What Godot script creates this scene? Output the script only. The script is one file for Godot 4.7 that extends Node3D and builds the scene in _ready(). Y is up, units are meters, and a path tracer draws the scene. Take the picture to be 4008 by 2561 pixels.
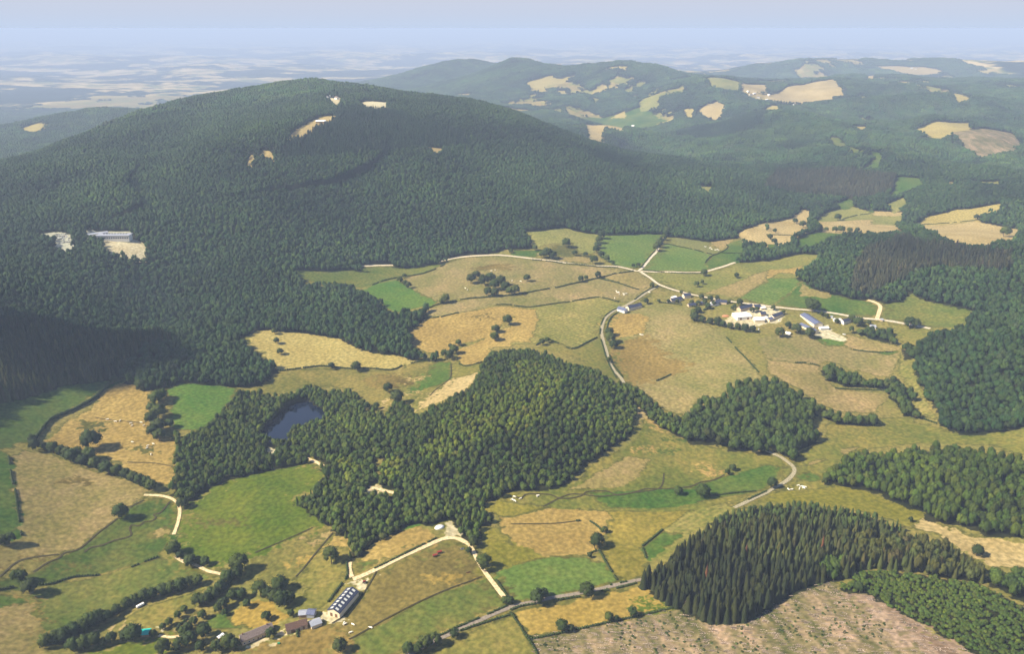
extends Node3D
# Countryside seen from the air. World metres, y up, the camera looks along -z.

var rng := RandomNumberGenerator.new()
var M := {}
var used := {}

func _ready() -> void:
	rng.seed = 7
	light_and_camera()
	setup_terrain()
	setup_land()
	build_ground()
	build_water()
	build_roads()
	build_buildings()
	build_farm_things()
	build_hedges()
	build_trees()
	build_forests()
	build_clearcut()
	build_cattle()
	build_added_cloud()

const SUN_FROM := Vector3(-0.7107, 0.6691, 0.2173)   # towards the sun

func light_and_camera() -> void:
	var cam := Camera3D.new()
	cam.name = "camera"
	cam.position = Vector3(0, 460, 0)
	cam.rotation = Vector3(-0.35633, 0, 0)
	cam.fov = 44.33
	cam.near = 1.0
	cam.far = 120000.0
	cam.current = true
	add_child(cam)
	var e := Environment.new()
	e.background_mode = Environment.BG_SKY
	var sm := PanoramaSkyMaterial.new()
	sm.panorama = clear_sky()
	var sky := Sky.new()
	sky.sky_material = sm
	e.sky = sky
	e.tonemap_mode = Environment.TONE_MAPPER_LINEAR
	e.tonemap_exposure = 2.32
	e.fog_enabled = true
	e.fog_density = 0.000102
	e.fog_light_color = Color(0.785, 0.868, 1.0)
	e.sdfgi_enabled = true
	e.ssao_enabled = true
	e.ssil_enabled = true
	var we := WorldEnvironment.new()
	we.name = "environment"
	we.environment = e
	add_child(we)
	var sun := DirectionalLight3D.new()
	sun.name = "sun"
	sun.look_at_from_position(Vector3.ZERO, -SUN_FROM, Vector3.UP)
	sun.light_color = Color(1.0, 0.95, 0.86)
	sun.light_energy = 1.6
	sun.light_angular_distance = 0.5
	sun.shadow_enabled = true
	add_child(sun)

# a cloudless summer sky: hazy at the horizon all round, deeper blue overhead
const SKY := [[-90.0, 0.240, 0.286, 0.370], [0.0, 0.240, 0.286, 0.370], [0.9, 0.250, 0.282, 0.350], [2.2, 0.266, 0.280, 0.332], [9.0, 0.205, 0.238, 0.318], [30.0, 0.082, 0.132, 0.252], [90.0, 0.033, 0.066, 0.165]]

func clear_sky() -> ImageTexture:
	var im := Image.create(64, 1024, false, Image.FORMAT_RGBF)
	for j in 1024:
		var e := 90.0 - (j + 0.5) / 1024.0 * 180.0
		var c := Color.BLACK
		for k in SKY.size() - 1:
			if e >= SKY[k][0] and e <= SKY[k + 1][0]:
				var t: float = (e - SKY[k][0]) / (SKY[k + 1][0] - SKY[k][0])
				c = Color(SKY[k][1], SKY[k][2], SKY[k][3]).lerp(Color(SKY[k + 1][1], SKY[k + 1][2], SKY[k + 1][3]), t)
		im.fill_rect(Rect2i(0, j, 64, 1), c)
	return ImageTexture.create_from_image(im)

# ------------------------------------------------------------------ helpers
func numbered(called: String) -> String:
	if not used.has(called):
		used[called] = 0
		return called
	used[called] += 1
	return "%s_%03d" % [called, used[called]]

func tag(o: Node, label: String, category: String, group := "", kind := "") -> Node:
	if label: o.set_meta("label", label)
	if category: o.set_meta("category", category)
	if group: o.set_meta("group", group)
	if kind: o.set_meta("kind", kind)
	return o

func thing(called: String, at: Vector3, label: String, category: String, group := "", turn := 0.0) -> Node3D:
	var o := Node3D.new()
	o.name = numbered(called)
	o.position = at
	o.rotation.y = turn
	add_child(o)
	tag(o, label, category, group)
	return o

func piece(called: String, mesh: Mesh, mat: Material, parent: Node = self) -> MeshInstance3D:
	var o := MeshInstance3D.new()
	o.name = numbered(called) if parent == self else called
	o.mesh = mesh
	if mat: o.material_override = mat
	parent.add_child(o, true)
	return o

func new_st() -> SurfaceTool:
	var st := SurfaceTool.new()
	st.begin(Mesh.PRIMITIVE_TRIANGLES)
	return st

func quad(st: SurfaceTool, a: Vector3, b: Vector3, c: Vector3, d: Vector3, n := Vector3.ZERO) -> void:
	if n == Vector3.ZERO: n = (c - a).cross(b - a).normalized()
	tri(st, a, b, c, n)
	tri(st, a, c, d, n)

func tri(st: SurfaceTool, a: Vector3, b: Vector3, c: Vector3, n := Vector3.ZERO) -> void:
	if n == Vector3.ZERO: n = (c - a).cross(b - a).normalized()
	face(st, a, b, c, n, n, n)

# one triangle, wound so that its front lies on the side its normals point to
func face(st: SurfaceTool, a: Vector3, b: Vector3, c: Vector3, na: Vector3, nb: Vector3, nc: Vector3) -> void:
	var flip := (c - a).cross(b - a).dot(na + nb + nc) < 0.0
	st.set_normal(na)
	st.add_vertex(a)
	st.set_normal(nc if flip else nb)
	st.add_vertex(c if flip else b)
	st.set_normal(nb if flip else nc)
	st.add_vertex(b if flip else c)

func box(st: SurfaceTool, c: Vector3, s: Vector3, turn := 0.0) -> void:
	var b := Basis(Vector3.UP, turn)
	var h := s / 2.0
	var p: Array[Vector3] = []
	for i in 8:
		p.append(c + b * Vector3(h.x if i & 1 else -h.x, h.y if i & 2 else -h.y, h.z if i & 4 else -h.z))
	for f in [[0, 2, 3, 1], [4, 5, 7, 6], [0, 4, 6, 2], [1, 3, 7, 5], [2, 6, 7, 3], [0, 1, 5, 4]]:
		quad(st, p[f[0]], p[f[1]], p[f[2]], p[f[3]])

func boxmesh(c: Vector3, s: Vector3) -> ArrayMesh:
	var st := new_st()
	box(st, c, s)
	return st.commit()

func tube(st: SurfaceTool, a: Vector3, b: Vector3, ra: float, rb: float, n := 6) -> void:
	var d := (b - a).normalized()
	var u := d.cross(Vector3.RIGHT if absf(d.x) < 0.8 else Vector3.FORWARD).normalized()
	var v := d.cross(u)
	for i in n:
		var t0 := TAU * i / n
		var t1 := TAU * (i + 1) / n
		var n0 := u * cos(t0) + v * sin(t0)
		var n1 := u * cos(t1) + v * sin(t1)
		face(st, a + n0 * ra, b + n0 * rb, b + n1 * rb, n0, n0, n1)
		face(st, a + n0 * ra, b + n1 * rb, a + n1 * ra, n0, n1, n1)

func lin(r: float, g: float, b: float) -> Color:
	return Color(r, g, b).linear_to_srgb()

func plain_mat(c: Color, rough := 0.85) -> StandardMaterial3D:
	var m := StandardMaterial3D.new()
	m.albedo_color = c
	m.roughness = rough
	m.metallic_specular = 0.3
	return m

func noise_tex(freq: float, size: int, lo: Color, hi: Color, sd := 1, oct := 4) -> NoiseTexture2D:
	var n := FastNoiseLite.new()
	n.seed = sd
	n.frequency = freq
	n.fractal_octaves = oct
	var g := Gradient.new()
	g.set_color(0, lo)
	g.set_color(1, hi)
	var t := NoiseTexture2D.new()
	t.width = size
	t.height = size
	t.seamless = true
	t.noise = n
	t.color_ramp = g
	return t

func mottled(c1: Color, c2: Color, metres: float, rough := 0.9, sd := 1) -> StandardMaterial3D:
	var m := plain_mat(Color.WHITE, rough)
	m.albedo_texture = noise_tex(0.02, 256, c1, c2, sd, 5)
	m.uv1_triplanar = true
	m.uv1_world_triplanar = true
	m.uv1_scale = Vector3.ONE / metres
	return m

# ------------------------------------------------------------------ terrain
const G1X := -1600.0
const G1Z := -2600.0
const G1S := 25.0
const G1W := 129
const G1H := 105
const G2X := -8400.0
const G2Z := -13800.0
const G2S := 120.0
const G2W := 141
const G2H := 126
var g1 := PackedFloat32Array()
var g2 := PackedFloat32Array()
var small_noise := FastNoiseLite.new()
var big_noise := FastNoiseLite.new()
var far_noise := FastNoiseLite.new()
var hill_noise := FastNoiseLite.new()

func fill_grid(x0: float, z0: float, s: float, w: int, h: int) -> PackedFloat32Array:
	var cx := PackedFloat32Array()
	var cz := PackedFloat32Array()
	var cw := PackedFloat32Array()
	for r in RBF:
		cx.append(r[0])
		cz.append(r[1])
		cw.append(r[2] / 1000.0)
	var n := cx.size()
	var out := PackedFloat32Array()
	out.resize(w * h)
	for j in h:
		var z := z0 + j * s
		for i in w:
			var x := x0 + i * s
			var a: float = RBF0
			for k in n:
				var dx := x - cx[k]
				var dz := z - cz[k]
				a += cw[k] * sqrt(dx * dx + dz * dz + 25600.0)
			var t := clampf((sqrt(x * x + z * z) - 9000.0) / 4000.0, 0.0, 1.0)
			t = t * t * (3.0 - 2.0 * t)
			out[j * w + i] = a * (1.0 - t) - 165.0 * t
	return out

func setup_terrain() -> void:
	g1 = fill_grid(G1X, G1Z, G1S, G1W, G1H)
	g2 = fill_grid(G2X, G2Z, G2S, G2W, G2H)
	small_noise.seed = 3
	small_noise.frequency = 1.0 / 110.0
	small_noise.fractal_octaves = 2
	big_noise.seed = 5
	big_noise.frequency = 1.0 / 640.0
	big_noise.fractal_octaves = 3
	hill_noise.seed = 12
	hill_noise.frequency = 1.0 / 1150.0
	hill_noise.fractal_octaves = 3
	far_noise.seed = 9
	far_noise.frequency = 1.0 / 5200.0
	far_noise.fractal_octaves = 4

func base_h(x: float, z: float) -> float:
	var gx := (x - G1X) / G1S
	var gz := (z - G1Z) / G1S
	if gx >= 0.0 and gz >= 0.0 and gx < G1W - 1.01 and gz < G1H - 1.01:
		var i := int(gx)
		var j := int(gz)
		var fx := gx - i
		var fz := gz - j
		var o := j * G1W + i
		return (g1[o] * (1.0 - fx) + g1[o + 1] * fx) * (1.0 - fz) + (g1[o + G1W] * (1.0 - fx) + g1[o + G1W + 1] * fx) * fz
	gx = clampf((x - G2X) / G2S, 0.0, G2W - 1.01)
	gz = clampf((z - G2Z) / G2S, 0.0, G2H - 1.01)
	var i2 := int(gx)
	var j2 := int(gz)
	var fx2 := gx - i2
	var fz2 := gz - j2
	var o2 := j2 * G2W + i2
	return (g2[o2] * (1.0 - fx2) + g2[o2 + 1] * fx2) * (1.0 - fz2) + (g2[o2 + G2W] * (1.0 - fx2) + g2[o2 + G2W + 1] * fx2) * fz2

var pond_level := 0.0

func fold(x: float, z: float) -> float:
	# spurs (up) and combes (down) on the flanks of the mountain
	var out := 0.0
	for f in FOLDS:
		for i in range(2, f.size() - 2, 2):
			var a := Vector2(f[i], f[i + 1])
			var q := Geometry2D.get_closest_point_to_segment(Vector2(x, z), a, Vector2(f[i + 2], f[i + 3]))
			var d2: float = q.distance_squared_to(Vector2(x, z)) / (f[1] * f[1])
			if d2 < 6.0: out = (maxf(out, f[0] * exp(-d2)) if f[0] > 0.0 else minf(out, f[0] * exp(-d2)))
	return out

func ground_h(x: float, z: float) -> float:
	var r := sqrt(x * x + z * z)
	var h := base_h(x, z) + small_noise.get_noise_2d(x, z) * 1.6
	if r > 1150.0 and r < 3300.0 and x < 500.0: h += fold(x, z)
	if r > 1300.0:
		h += big_noise.get_noise_2d(x, z) * (14.0 if x < 300.0 else 30.0) * clampf((r - 1300.0) / 1600.0, 0.0, 1.0)
		if x > -300.0 and r > 2300.0: h += hill_noise.get_noise_2d(x, z) * (80.0 if r < 4600.0 else 80.0 * clampf(1.0 - (r - 4600.0) / 1500.0, 0.25, 1.0)) * clampf((r - 2300.0) / 1200.0, 0.0, 1.0) * clampf((x + 300.0) / 800.0, 0.0, 1.0)
	if r > 8000.0:
		h += far_noise.get_noise_2d(x, z) * 150.0 * clampf((r - 8000.0) / 7000.0, 0.0, 1.0)
	if land_near.size() and near_id(x, z) == WATER: h = minf(h, pond_level - 3.0)
	return h

# ------------------------------------------------------------------ land cover
const NX := -1300.0
const NZ := -2150.0
const NW := 2048
const NH := 1730
const NSX := 1.26953125
const NSZ := 1.0
const MX := -4100.0
const MZ := -8300.0
const MW := 1822
const MH := 1400
const MS := 4.5
const FX := -46000.0
const FZ := -64000.0
const FW := 2048
const FH := 1500
const FS := 44.921875
const WOOD0 := 100     # ids from here on are woods
var WATER := 0
var land_near := PackedByteArray()
var land_mid := PackedByteArray()

# colour of each kind of ground: two tones that lie mixed in patches (sRGB 0-255), and whether the patches run in streaks
const TONES := {
	"default": [[146, 142, 70], [170, 153, 85], 0], "tan": [[160, 146, 82], [196, 168, 112], 0], "tanolive": [[146, 140, 78], [186, 162, 108], 0], "olive": [[132, 133, 60], [166, 151, 77], 0],
	"olivegreen": [[104, 122, 50], [142, 139, 66], 2], "green": [[80, 114, 40], [118, 133, 56], 0], "vivid": [[90, 131, 48], [118, 141, 58], 4], "vivid2": [[104, 135, 56], [132, 147, 68], 2],
	"meadow": [[78, 110, 44], [106, 122, 54], 2], "lime": [[96, 118, 30], [124, 133, 42], 0], "wet": [[74, 104, 36], [116, 122, 54], 0], "orange": [[182, 153, 84], [204, 174, 99], 0],
	"gold": [[182, 153, 70], [208, 176, 87], 0], "gold2": [[186, 157, 77], [204, 174, 90], 0], "pale": [[202, 176, 116], [222, 196, 138], 0], "hay": [[194, 172, 98], [212, 192, 116], 4],
	"yellow": [[140, 135, 48], [166, 153, 65], 0], "rushy": [[140, 131, 52], [180, 159, 73], 0], "rough": [[130, 127, 60], [172, 153, 82], 0], "strip": [[134, 137, 62], [182, 166, 94], 4],
	"streak": [[122, 129, 55], [170, 153, 77], 2], "pasture": [[132, 118, 60], [164, 145, 78], 2], "brown": [[152, 129, 67], [176, 149, 82], 0], "wide": [[146, 142, 76], [188, 166, 108], 2],
	"wide2": [[132, 139, 65], [168, 157, 82], 2], "mown": [[96, 129, 50], [140, 153, 74], 4], "valley": [[120, 127, 52], [166, 151, 75], 0], "paleolive": [[150, 151, 78], [176, 168, 94], 0],
	"greyolive": [[136, 139, 77], [152, 149, 84], 2], "clearcut": [[114, 112, 64], [206, 174, 140], 3], "clearcut2": [[160, 132, 106], [206, 176, 148], 3], "earth": [[204, 174, 114], [222, 194, 136], 0],
	"earth2": [[186, 153, 87], [212, 178, 105], 0], "scrub": [[104, 106, 50], [140, 129, 67], 0], "scrubgreen": [[78, 100, 35], [110, 122, 50], 0], "rushes": [[100, 100, 43], [134, 127, 62], 0],
	"brownrush": [[118, 102, 50], [158, 137, 73], 0], "goldrush": [[176, 149, 73], [200, 170, 90], 0], "yard": [[228, 209, 166], [246, 233, 196], 0], "gravel": [[198, 194, 172], [220, 217, 196], 0], "water": [[60, 61, 33], [70, 67, 36], 0]}

func raster(ids: PackedByteArray, w: int, h: int, x0: float, z0: float, sx: float, sz: float, id: int, poly: Array) -> void:
	var n := (poly.size() - 1) / 2
	var zmin := INF
	var zmax := -INF
	for i in n:
		zmin = minf(zmin, poly[2 + 2 * i])
		zmax = maxf(zmax, poly[2 + 2 * i])
	var j0 := maxi(0, int(ceil((zmin - z0) / sz)))
	var j1 := mini(h - 1, int(floor((zmax - z0) / sz)))
	for j in range(j0, j1 + 1):
		var z := z0 + j * sz
		var xs := PackedFloat32Array()
		var ax: float = poly[1 + 2 * (n - 1)]
		var az: float = poly[2 + 2 * (n - 1)]
		for i in n:
			var bx: float = poly[1 + 2 * i]
			var bz: float = poly[2 + 2 * i]
			if (az <= z) != (bz <= z): xs.append(ax + (z - az) / (bz - az) * (bx - ax))
			ax = bx
			az = bz
		xs.sort()
		var wob := sin(z * 0.21) * 0.7 + sin(z * 0.083) * 1.1
		for k in range(0, xs.size() - 1, 2):
			var i0 := maxi(0, int(ceil((xs[k] + wob - x0) / sx)))
			var i1 := mini(w - 1, int(floor((xs[k + 1] + wob - x0) / sx)))
			for i in range(j * w + i0, j * w + i1 + 1):
				ids[i] = id

func near_id(x: float, z: float) -> int:
	var i := int((x - NX) / NSX)
	var j := int((z - NZ) / NSZ)
	if i < 0 or j < 0 or i >= NW or j >= NH: return -1
	return land_near[j * NW + i]

func land_id(x: float, z: float) -> int:
	var a := near_id(x, z)
	if a >= 0: return a
	var i := int((x - MX) / MS)
	var j := int((z - MZ) / MS)
	if i < 0 or j < 0 or i >= MW or j >= MH: return -1
	return land_mid[j * MW + i]

func setup_land() -> void:
	WATER = KINDS.find("water")
	land_near.resize(NW * NH)
	land_mid.resize(MW * MH)
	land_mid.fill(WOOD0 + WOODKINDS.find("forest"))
	for p in FIELDS: raster(land_near, NW, NH, NX, NZ, NSX, NSZ, p[0], p)
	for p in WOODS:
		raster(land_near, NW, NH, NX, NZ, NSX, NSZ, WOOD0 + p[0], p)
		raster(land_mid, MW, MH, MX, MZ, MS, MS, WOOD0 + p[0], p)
	setup_lowland()
	keep_lanes_clear()
	for p in CLEARINGS:
		raster(land_near, NW, NH, NX, NZ, NSX, NSZ, p[0], p)
		raster(land_mid, MW, MH, MX, MZ, MS, MS, p[0], p)
		if p[0] == WATER:
			pond_level = INF
			for i in range(1, p.size(), 2): pond_level = minf(pond_level, base_h(p[i], p[i + 1]))
			pond_level -= 0.6

func keep_lanes_clear() -> void:
	var rough := KINDS.find("rough")
	for r in ROADS:
		if r[0] == "ditch": continue
		var line := smooth_line(r, 3, 6.0)
		var w: float = r[1] / 2.0 + 3.0
		for i in line.size() - 1:
			var d := (line[i + 1] - line[i]).normalized() * 1.5
			var n := Vector2(-d.y, d.x) / 1.5 * w
			var a := line[i] - d
			var b := line[i + 1] + d
			raster(land_near, NW, NH, NX, NZ, NSX, NSZ, rough, [0, a.x + n.x, a.y + n.y, b.x + n.x, b.y + n.y, b.x - n.x, b.y - n.y, a.x - n.x, a.y - n.y])

func patchwork(x: float, z: float) -> int:
	# 0 wood, then the tones of the small fields of the lowland
	var c := cells.get_noise_2d(x, z)
	if woods.get_noise_2d(x, z) + c * 0.22 < 0.03: return 0
	if c > 0.30: return 1
	if c > -0.15: return 2
	return 3 if c > -0.55 else 0

var cells := FastNoiseLite.new()
var woods := FastNoiseLite.new()

func setup_lowland() -> void:
	cells.noise_type = FastNoiseLite.TYPE_CELLULAR
	cells.cellular_return_type = FastNoiseLite.RETURN_CELL_VALUE
	cells.cellular_distance_function = FastNoiseLite.DISTANCE_MANHATTAN
	cells.frequency = 1.0 / 230.0
	cells.seed = 4
	woods.frequency = 1.0 / 2100.0
	woods.fractal_octaves = 5
	woods.fractal_gain = 0.62
	woods.seed = 8
	var tone := [0, KINDS.find("hay"), KINDS.find("tan"), KINDS.find("paleolive")]
	for j in range(0, 950, 2):
		var z := MZ + j * MS
		for i in range(0, MW, 2):
			var x := MX + i * MS
			var lh := base_h(x, z)
			var t := 0
			if lh < 5.0 - maxf(0.0, x) * 0.02: t = patchwork(x, z)
			elif x > -100.0 and z < -3300.0 and lh < 165.0 and woods.get_noise_2d(x * 3.0 + 3000.0, z * 2.2) > 0.19: 
				var c := cells.get_noise_2d(x * 1.7, z * 1.3)
				t = 1 if c > 0.35 else (2 if c > 0.0 else (3 if c > -0.5 else 0))
			if t == 0: continue
			for q in [0, 1, MW, MW + 1]: land_mid[mini(j * MW + i + q, MW * MH - 1)] = tone[t]

func noise_bytes(w: int, h: int, sx: float, sz: float, metres: float, sd: int, oct: int, stretch := 1.0, turn := 0.0) -> PackedByteArray:
	var n := FastNoiseLite.new()
	n.seed = sd
	n.noise_type = FastNoiseLite.TYPE_SIMPLEX_SMOOTH
	n.frequency = 1.0
	n.fractal_octaves = oct
	n.fractal_gain = 0.55
	var out := PackedByteArray()
	# evaluated at half resolution, then enlarged by the engine
	var hw := w / 2
	var hh := h / 2
	out.resize(hw * hh)
	var c := cos(turn)
	var s := sin(turn)
	for j in hh:
		for i in hw:
			var x := i * 2.0 * sx
			var z := j * 2.0 * sz
			var v := n.get_noise_2d((x * c + z * s) / metres, (-x * s + z * c) / metres * stretch)
			out[j * hw + i] = clampi(int(128.0 + 190.0 * v), 0, 255)
	var im := Image.create_from_data(hw, hh, false, Image.FORMAT_L8, out)
	im.resize(w, h, Image.INTERPOLATE_BILINEAR)
	return im.get_data()

func paint(ids: PackedByteArray, w: int, h: int, sx: float, sz: float) -> ImageTexture:
	var close := sx < 2.0
	var verge := KINDS.find("rushes")
	var plot := PackedByteArray()
	plot.resize(256)
	var patch := PackedByteArray()
	patch.resize(256)
	for id in KINDS.size(): patch[id] = 1 if KINDS[id] in ["earth", "earth2", "rushes", "brownrush", "goldrush", "scrub", "scrubgreen", "clearcut2", "brown", "lime", "rough"] else 0
	for id in KINDS.size(): plot[id] = 0 if KINDS[id] in ["earth", "earth2", "rushes", "brownrush", "goldrush", "yard", "gravel", "water", "scrub", "scrubgreen", "clearcut2", "brown", "lime"] else 1
	var coarse := noise_bytes(w, h, sx, sz, 110.0, 21, 4)
	var fine := noise_bytes(w, h, sx, sz, 15.0, 22, 3)
	var streak := noise_bytes(w, h, sx, sz, 46.0, 23, 4, 5.0, 0.75)
	var rows := noise_bytes(w, h, sx, sz, 17.0, 24, 4, 0.16, 2.91)
	var grain := noise_bytes(w, h, sx, sz, 5.0, 25, 3)
	var lr := PackedByteArray()
	var lg := PackedByteArray()
	var lb := PackedByteArray()
	lr.resize(256 * 64)
	lg.resize(256 * 64)
	lb.resize(256 * 64)
	var how := PackedByteArray()
	how.resize(256)
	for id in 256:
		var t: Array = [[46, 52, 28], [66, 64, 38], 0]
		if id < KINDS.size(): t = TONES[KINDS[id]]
		how[id] = t[2]
		for q in 64:
			var f := clampf((q / 63.0 - 0.5) * 2.6 + 0.5, -0.3, 1.3)
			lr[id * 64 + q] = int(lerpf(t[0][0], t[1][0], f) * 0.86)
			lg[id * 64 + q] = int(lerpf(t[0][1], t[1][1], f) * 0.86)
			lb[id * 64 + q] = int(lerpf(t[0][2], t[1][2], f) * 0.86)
	var out := PackedByteArray()
	out.resize(w * h * 3)
	for i in w * h:
		# field edges wander a little
		var e := clampi(i + ((fine[i] - 128) >> 5) + ((grain[i] - 128) >> 6) + w * ((coarse[i] - fine[i]) >> 6), 0, w * h - 1)
		var id := ids[e]
		var e2 := clampi(i + ((fine[i] - 128) >> 3) + ((grain[i] - 128) >> 3) + w * ((coarse[i] - grain[i]) >> 4), 0, w * h - 1)
		var id2 := ids[e2]
		if patch[id] or patch[id2]: id = id2 if id2 < WOOD0 and id < WOOD0 else id
		if close and plot[id]:
			# a rough uncut verge along fences and banks
			var other := ids[mini(e + 2, w * h - 1)]
			if other == id: other = ids[mini(e + 2 * w, w * h - 1)]
			if other != id and plot[other] and coarse[i] > 96: id = verge
		var v := 0
		match how[id]:
			0: v = (coarse[i] * 4 + fine[i] * 2 + grain[i] * 2) >> 3
			4: v = ((coarse[i] * 3 + fine[i] + grain[i] * 2 + streak[i] * 2) >> 3) + int(26.0 * sin((i % w) * sx * 0.62 + (i / w) * sz * 0.78))
			2: v = (coarse[i] * 3 + fine[i] + grain[i] * 2 + streak[i] * 2) >> 3
			_: v = (coarse[i] + fine[i] + grain[i] * 2 + rows[i] * 4) >> 3
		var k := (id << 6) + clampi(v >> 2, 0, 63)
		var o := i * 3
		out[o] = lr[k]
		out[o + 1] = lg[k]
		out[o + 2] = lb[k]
	return ImageTexture.create_from_image(Image.create_from_data(w, h, false, Image.FORMAT_RGB8, out))

func paint_far() -> ImageTexture:
	var out := PackedByteArray()
	out.resize(FW * FH * 3)
	for j in FH:
		var z := FZ + j * FS
		for i in FW:
			var x := FX + i * FS
			var o := (j * FW + i) * 3
			var r := 40
			var g := 52
			var b := 30
			if z < -7000.0:
				match patchwork(x, z):
					1:
						r = 222
						g = 196
						b = 142
					2:
						r = 190
						g = 166
						b = 110
					3:
						r = 122
						g = 128
						b = 72
			out[o] = r
			out[o + 1] = g
			out[o + 2] = b
	return ImageTexture.create_from_image(Image.create_from_data(FW, FH, false, Image.FORMAT_RGB8, out))

func ground_mat(t: Texture2D) -> StandardMaterial3D:
	var m := plain_mat(Color.WHITE, 1.0)
	m.metallic_specular = 0.1
	m.albedo_texture = t
	m.detail_enabled = true
	m.detail_albedo = noise_tex(0.035, 1024, Color(0.62, 0.64, 0.60), Color(1.0, 1.0, 1.0), 31, 5)
	m.detail_blend_mode = BaseMaterial3D.BLEND_MODE_MUL
	m.detail_uv_layer = BaseMaterial3D.DETAIL_UV_2
	return m

func build_ground() -> void:
	var radii := PackedFloat32Array()
	for r in [40.0, 120.0, 220.0, 320.0, 380.0]: radii.append(r)
	var rr := 400.0
	while rr < 66000.0:
		radii.append(rr)
		var d := clampf(rr * rr / 460.0 * 0.0030, 4.5, 24.0)
		if rr > 4500.0: d = 50.0
		if rr > 9000.0: d = rr * 0.014
		rr += d
	var angles := PackedFloat32Array()
	var a := -180.0
	while a < 180.01:
		angles.append(deg_to_rad(a))
		a += 0.25 if absf(a + 0.01) < 47.0 or a == -47.0 else (7.0 if absf(a) > 54.0 else 1.0)
	angles[angles.size() - 1] = PI
	var nr := radii.size()
	var na := angles.size()
	var v := PackedVector3Array()
	var nn := PackedVector3Array()
	v.resize(nr * na)
	nn.resize(nr * na)
	var uv_n := PackedVector2Array()
	var uv_m := PackedVector2Array()
	var uv_f := PackedVector2Array()
	var uv2 := PackedVector2Array()
	uv_n.resize(nr * na)
	uv_m.resize(nr * na)
	uv_f.resize(nr * na)
	uv2.resize(nr * na)
	for i in nr:
		var r := radii[i]
		for k in na:
			var x := r * sin(angles[k])
			var z := -r * cos(angles[k])
			var o := i * na + k
			v[o] = Vector3(x, ground_h(x, z), z)
			uv_n[o] = Vector2((x - NX) / (NW * NSX), (z - NZ) / (NH * NSZ))
			uv_m[o] = Vector2((x - MX) / (MW * MS), (z - MZ) / (MH * MS))
			uv_f[o] = Vector2((x - FX) / (FW * FS), (z - FZ) / (FH * FS))
			uv2[o] = Vector2(x, z) / 230.0
	for i in nr:
		var i0 := maxi(i - 1, 0) * na
		var i1 := mini(i + 1, nr - 1) * na
		for k in na:
			var e1 := v[i1 + k] - v[i0 + k]
			var e2 := v[i * na + mini(k + 1, na - 1)] - v[i * na + maxi(k - 1, 0)]
			var n := e1.cross(e2).normalized()
			nn[i * na + k] = n if n.y > 0.0 else -n
	var idx := [PackedInt32Array(), PackedInt32Array(), PackedInt32Array()]
	for i in nr - 1:
		for k in na - 1:
			var o := i * na + k
			var s := 2
			var p := uv_n[o]
			var q := uv_n[o + na + 1]
			if minf(minf(p.x, p.y), minf(q.x, q.y)) > 0.0 and maxf(maxf(p.x, p.y), maxf(q.x, q.y)) < 1.0: s = 0
			else:
				p = uv_m[o]
				q = uv_m[o + na + 1]
				if minf(minf(p.x, p.y), minf(q.x, q.y)) > 0.0 and maxf(maxf(p.x, p.y), maxf(q.x, q.y)) < 1.0: s = 1
			for t in [o, o + na, o + na + 1, o, o + na + 1, o + 1]: idx[s].append(t)
	var mesh := ArrayMesh.new()
	var mats := [ground_mat(paint(land_near, NW, NH, NSX, NSZ)), ground_mat(paint(land_mid, MW, MH, MS, MS)), ground_mat(paint_far())]
	var uvs := [uv_n, uv_m, uv_f]
	for s in 3:
		var arr := []
		arr.resize(Mesh.ARRAY_MAX)
		arr[Mesh.ARRAY_VERTEX] = v
		arr[Mesh.ARRAY_NORMAL] = nn
		arr[Mesh.ARRAY_TEX_UV] = uvs[s]
		arr[Mesh.ARRAY_TEX_UV2] = uv2
		arr[Mesh.ARRAY_INDEX] = idx[s]
		mesh.add_surface_from_arrays(Mesh.PRIMITIVE_TRIANGLES, arr)
		mesh.surface_set_material(s, mats[s])
	var g := piece("ground", mesh, null)
	tag(g, "rolling farmland, wooded hills and far plain", "", "", "structure")

func build_water() -> void:
	for p in CLEARINGS:
		if p[0] != WATER: continue
		var pts := PackedVector2Array()
		for i in range(1, p.size(), 2): pts.append(Vector2(p[i], p[i + 1]))
		var big := Geometry2D.offset_polygon(pts, 4.0)[0]
		var ids := Geometry2D.triangulate_polygon(big)
		var st := new_st()
		for i in ids:
			st.set_normal(Vector3.UP)
			st.add_vertex(Vector3(big[i].x, pond_level, big[i].y))
		var m := plain_mat(lin(0.003, 0.007, 0.020), 0.06)
		m.metallic_specular = 0.5
		tag(piece("pond_water", st.commit(), m), "dark blue woodland pond", "", "", "structure")

func smooth_line(p: Array, first: int, step: float) -> PackedVector2Array:
	var c := Curve2D.new()
	var n := (p.size() - first) / 2
	for i in n:
		var here := Vector2(p[first + 2 * i], p[first + 2 * i + 1])
		var a := Vector2(p[first + 2 * maxi(i - 1, 0)], p[first + 2 * maxi(i - 1, 0) + 1])
		var b := Vector2(p[first + 2 * mini(i + 1, n - 1)], p[first + 2 * mini(i + 1, n - 1) + 1])
		var t := (b - a).normalized()
		c.add_point(here, -t * here.distance_to(a) * 0.3, t * here.distance_to(b) * 0.3)
	var out := PackedVector2Array()
	var len := c.get_baked_length()
	var k := maxi(2, int(len / step))
	for i in k + 1: out.append(c.sample_baked(len * i / k))
	return out

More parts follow.
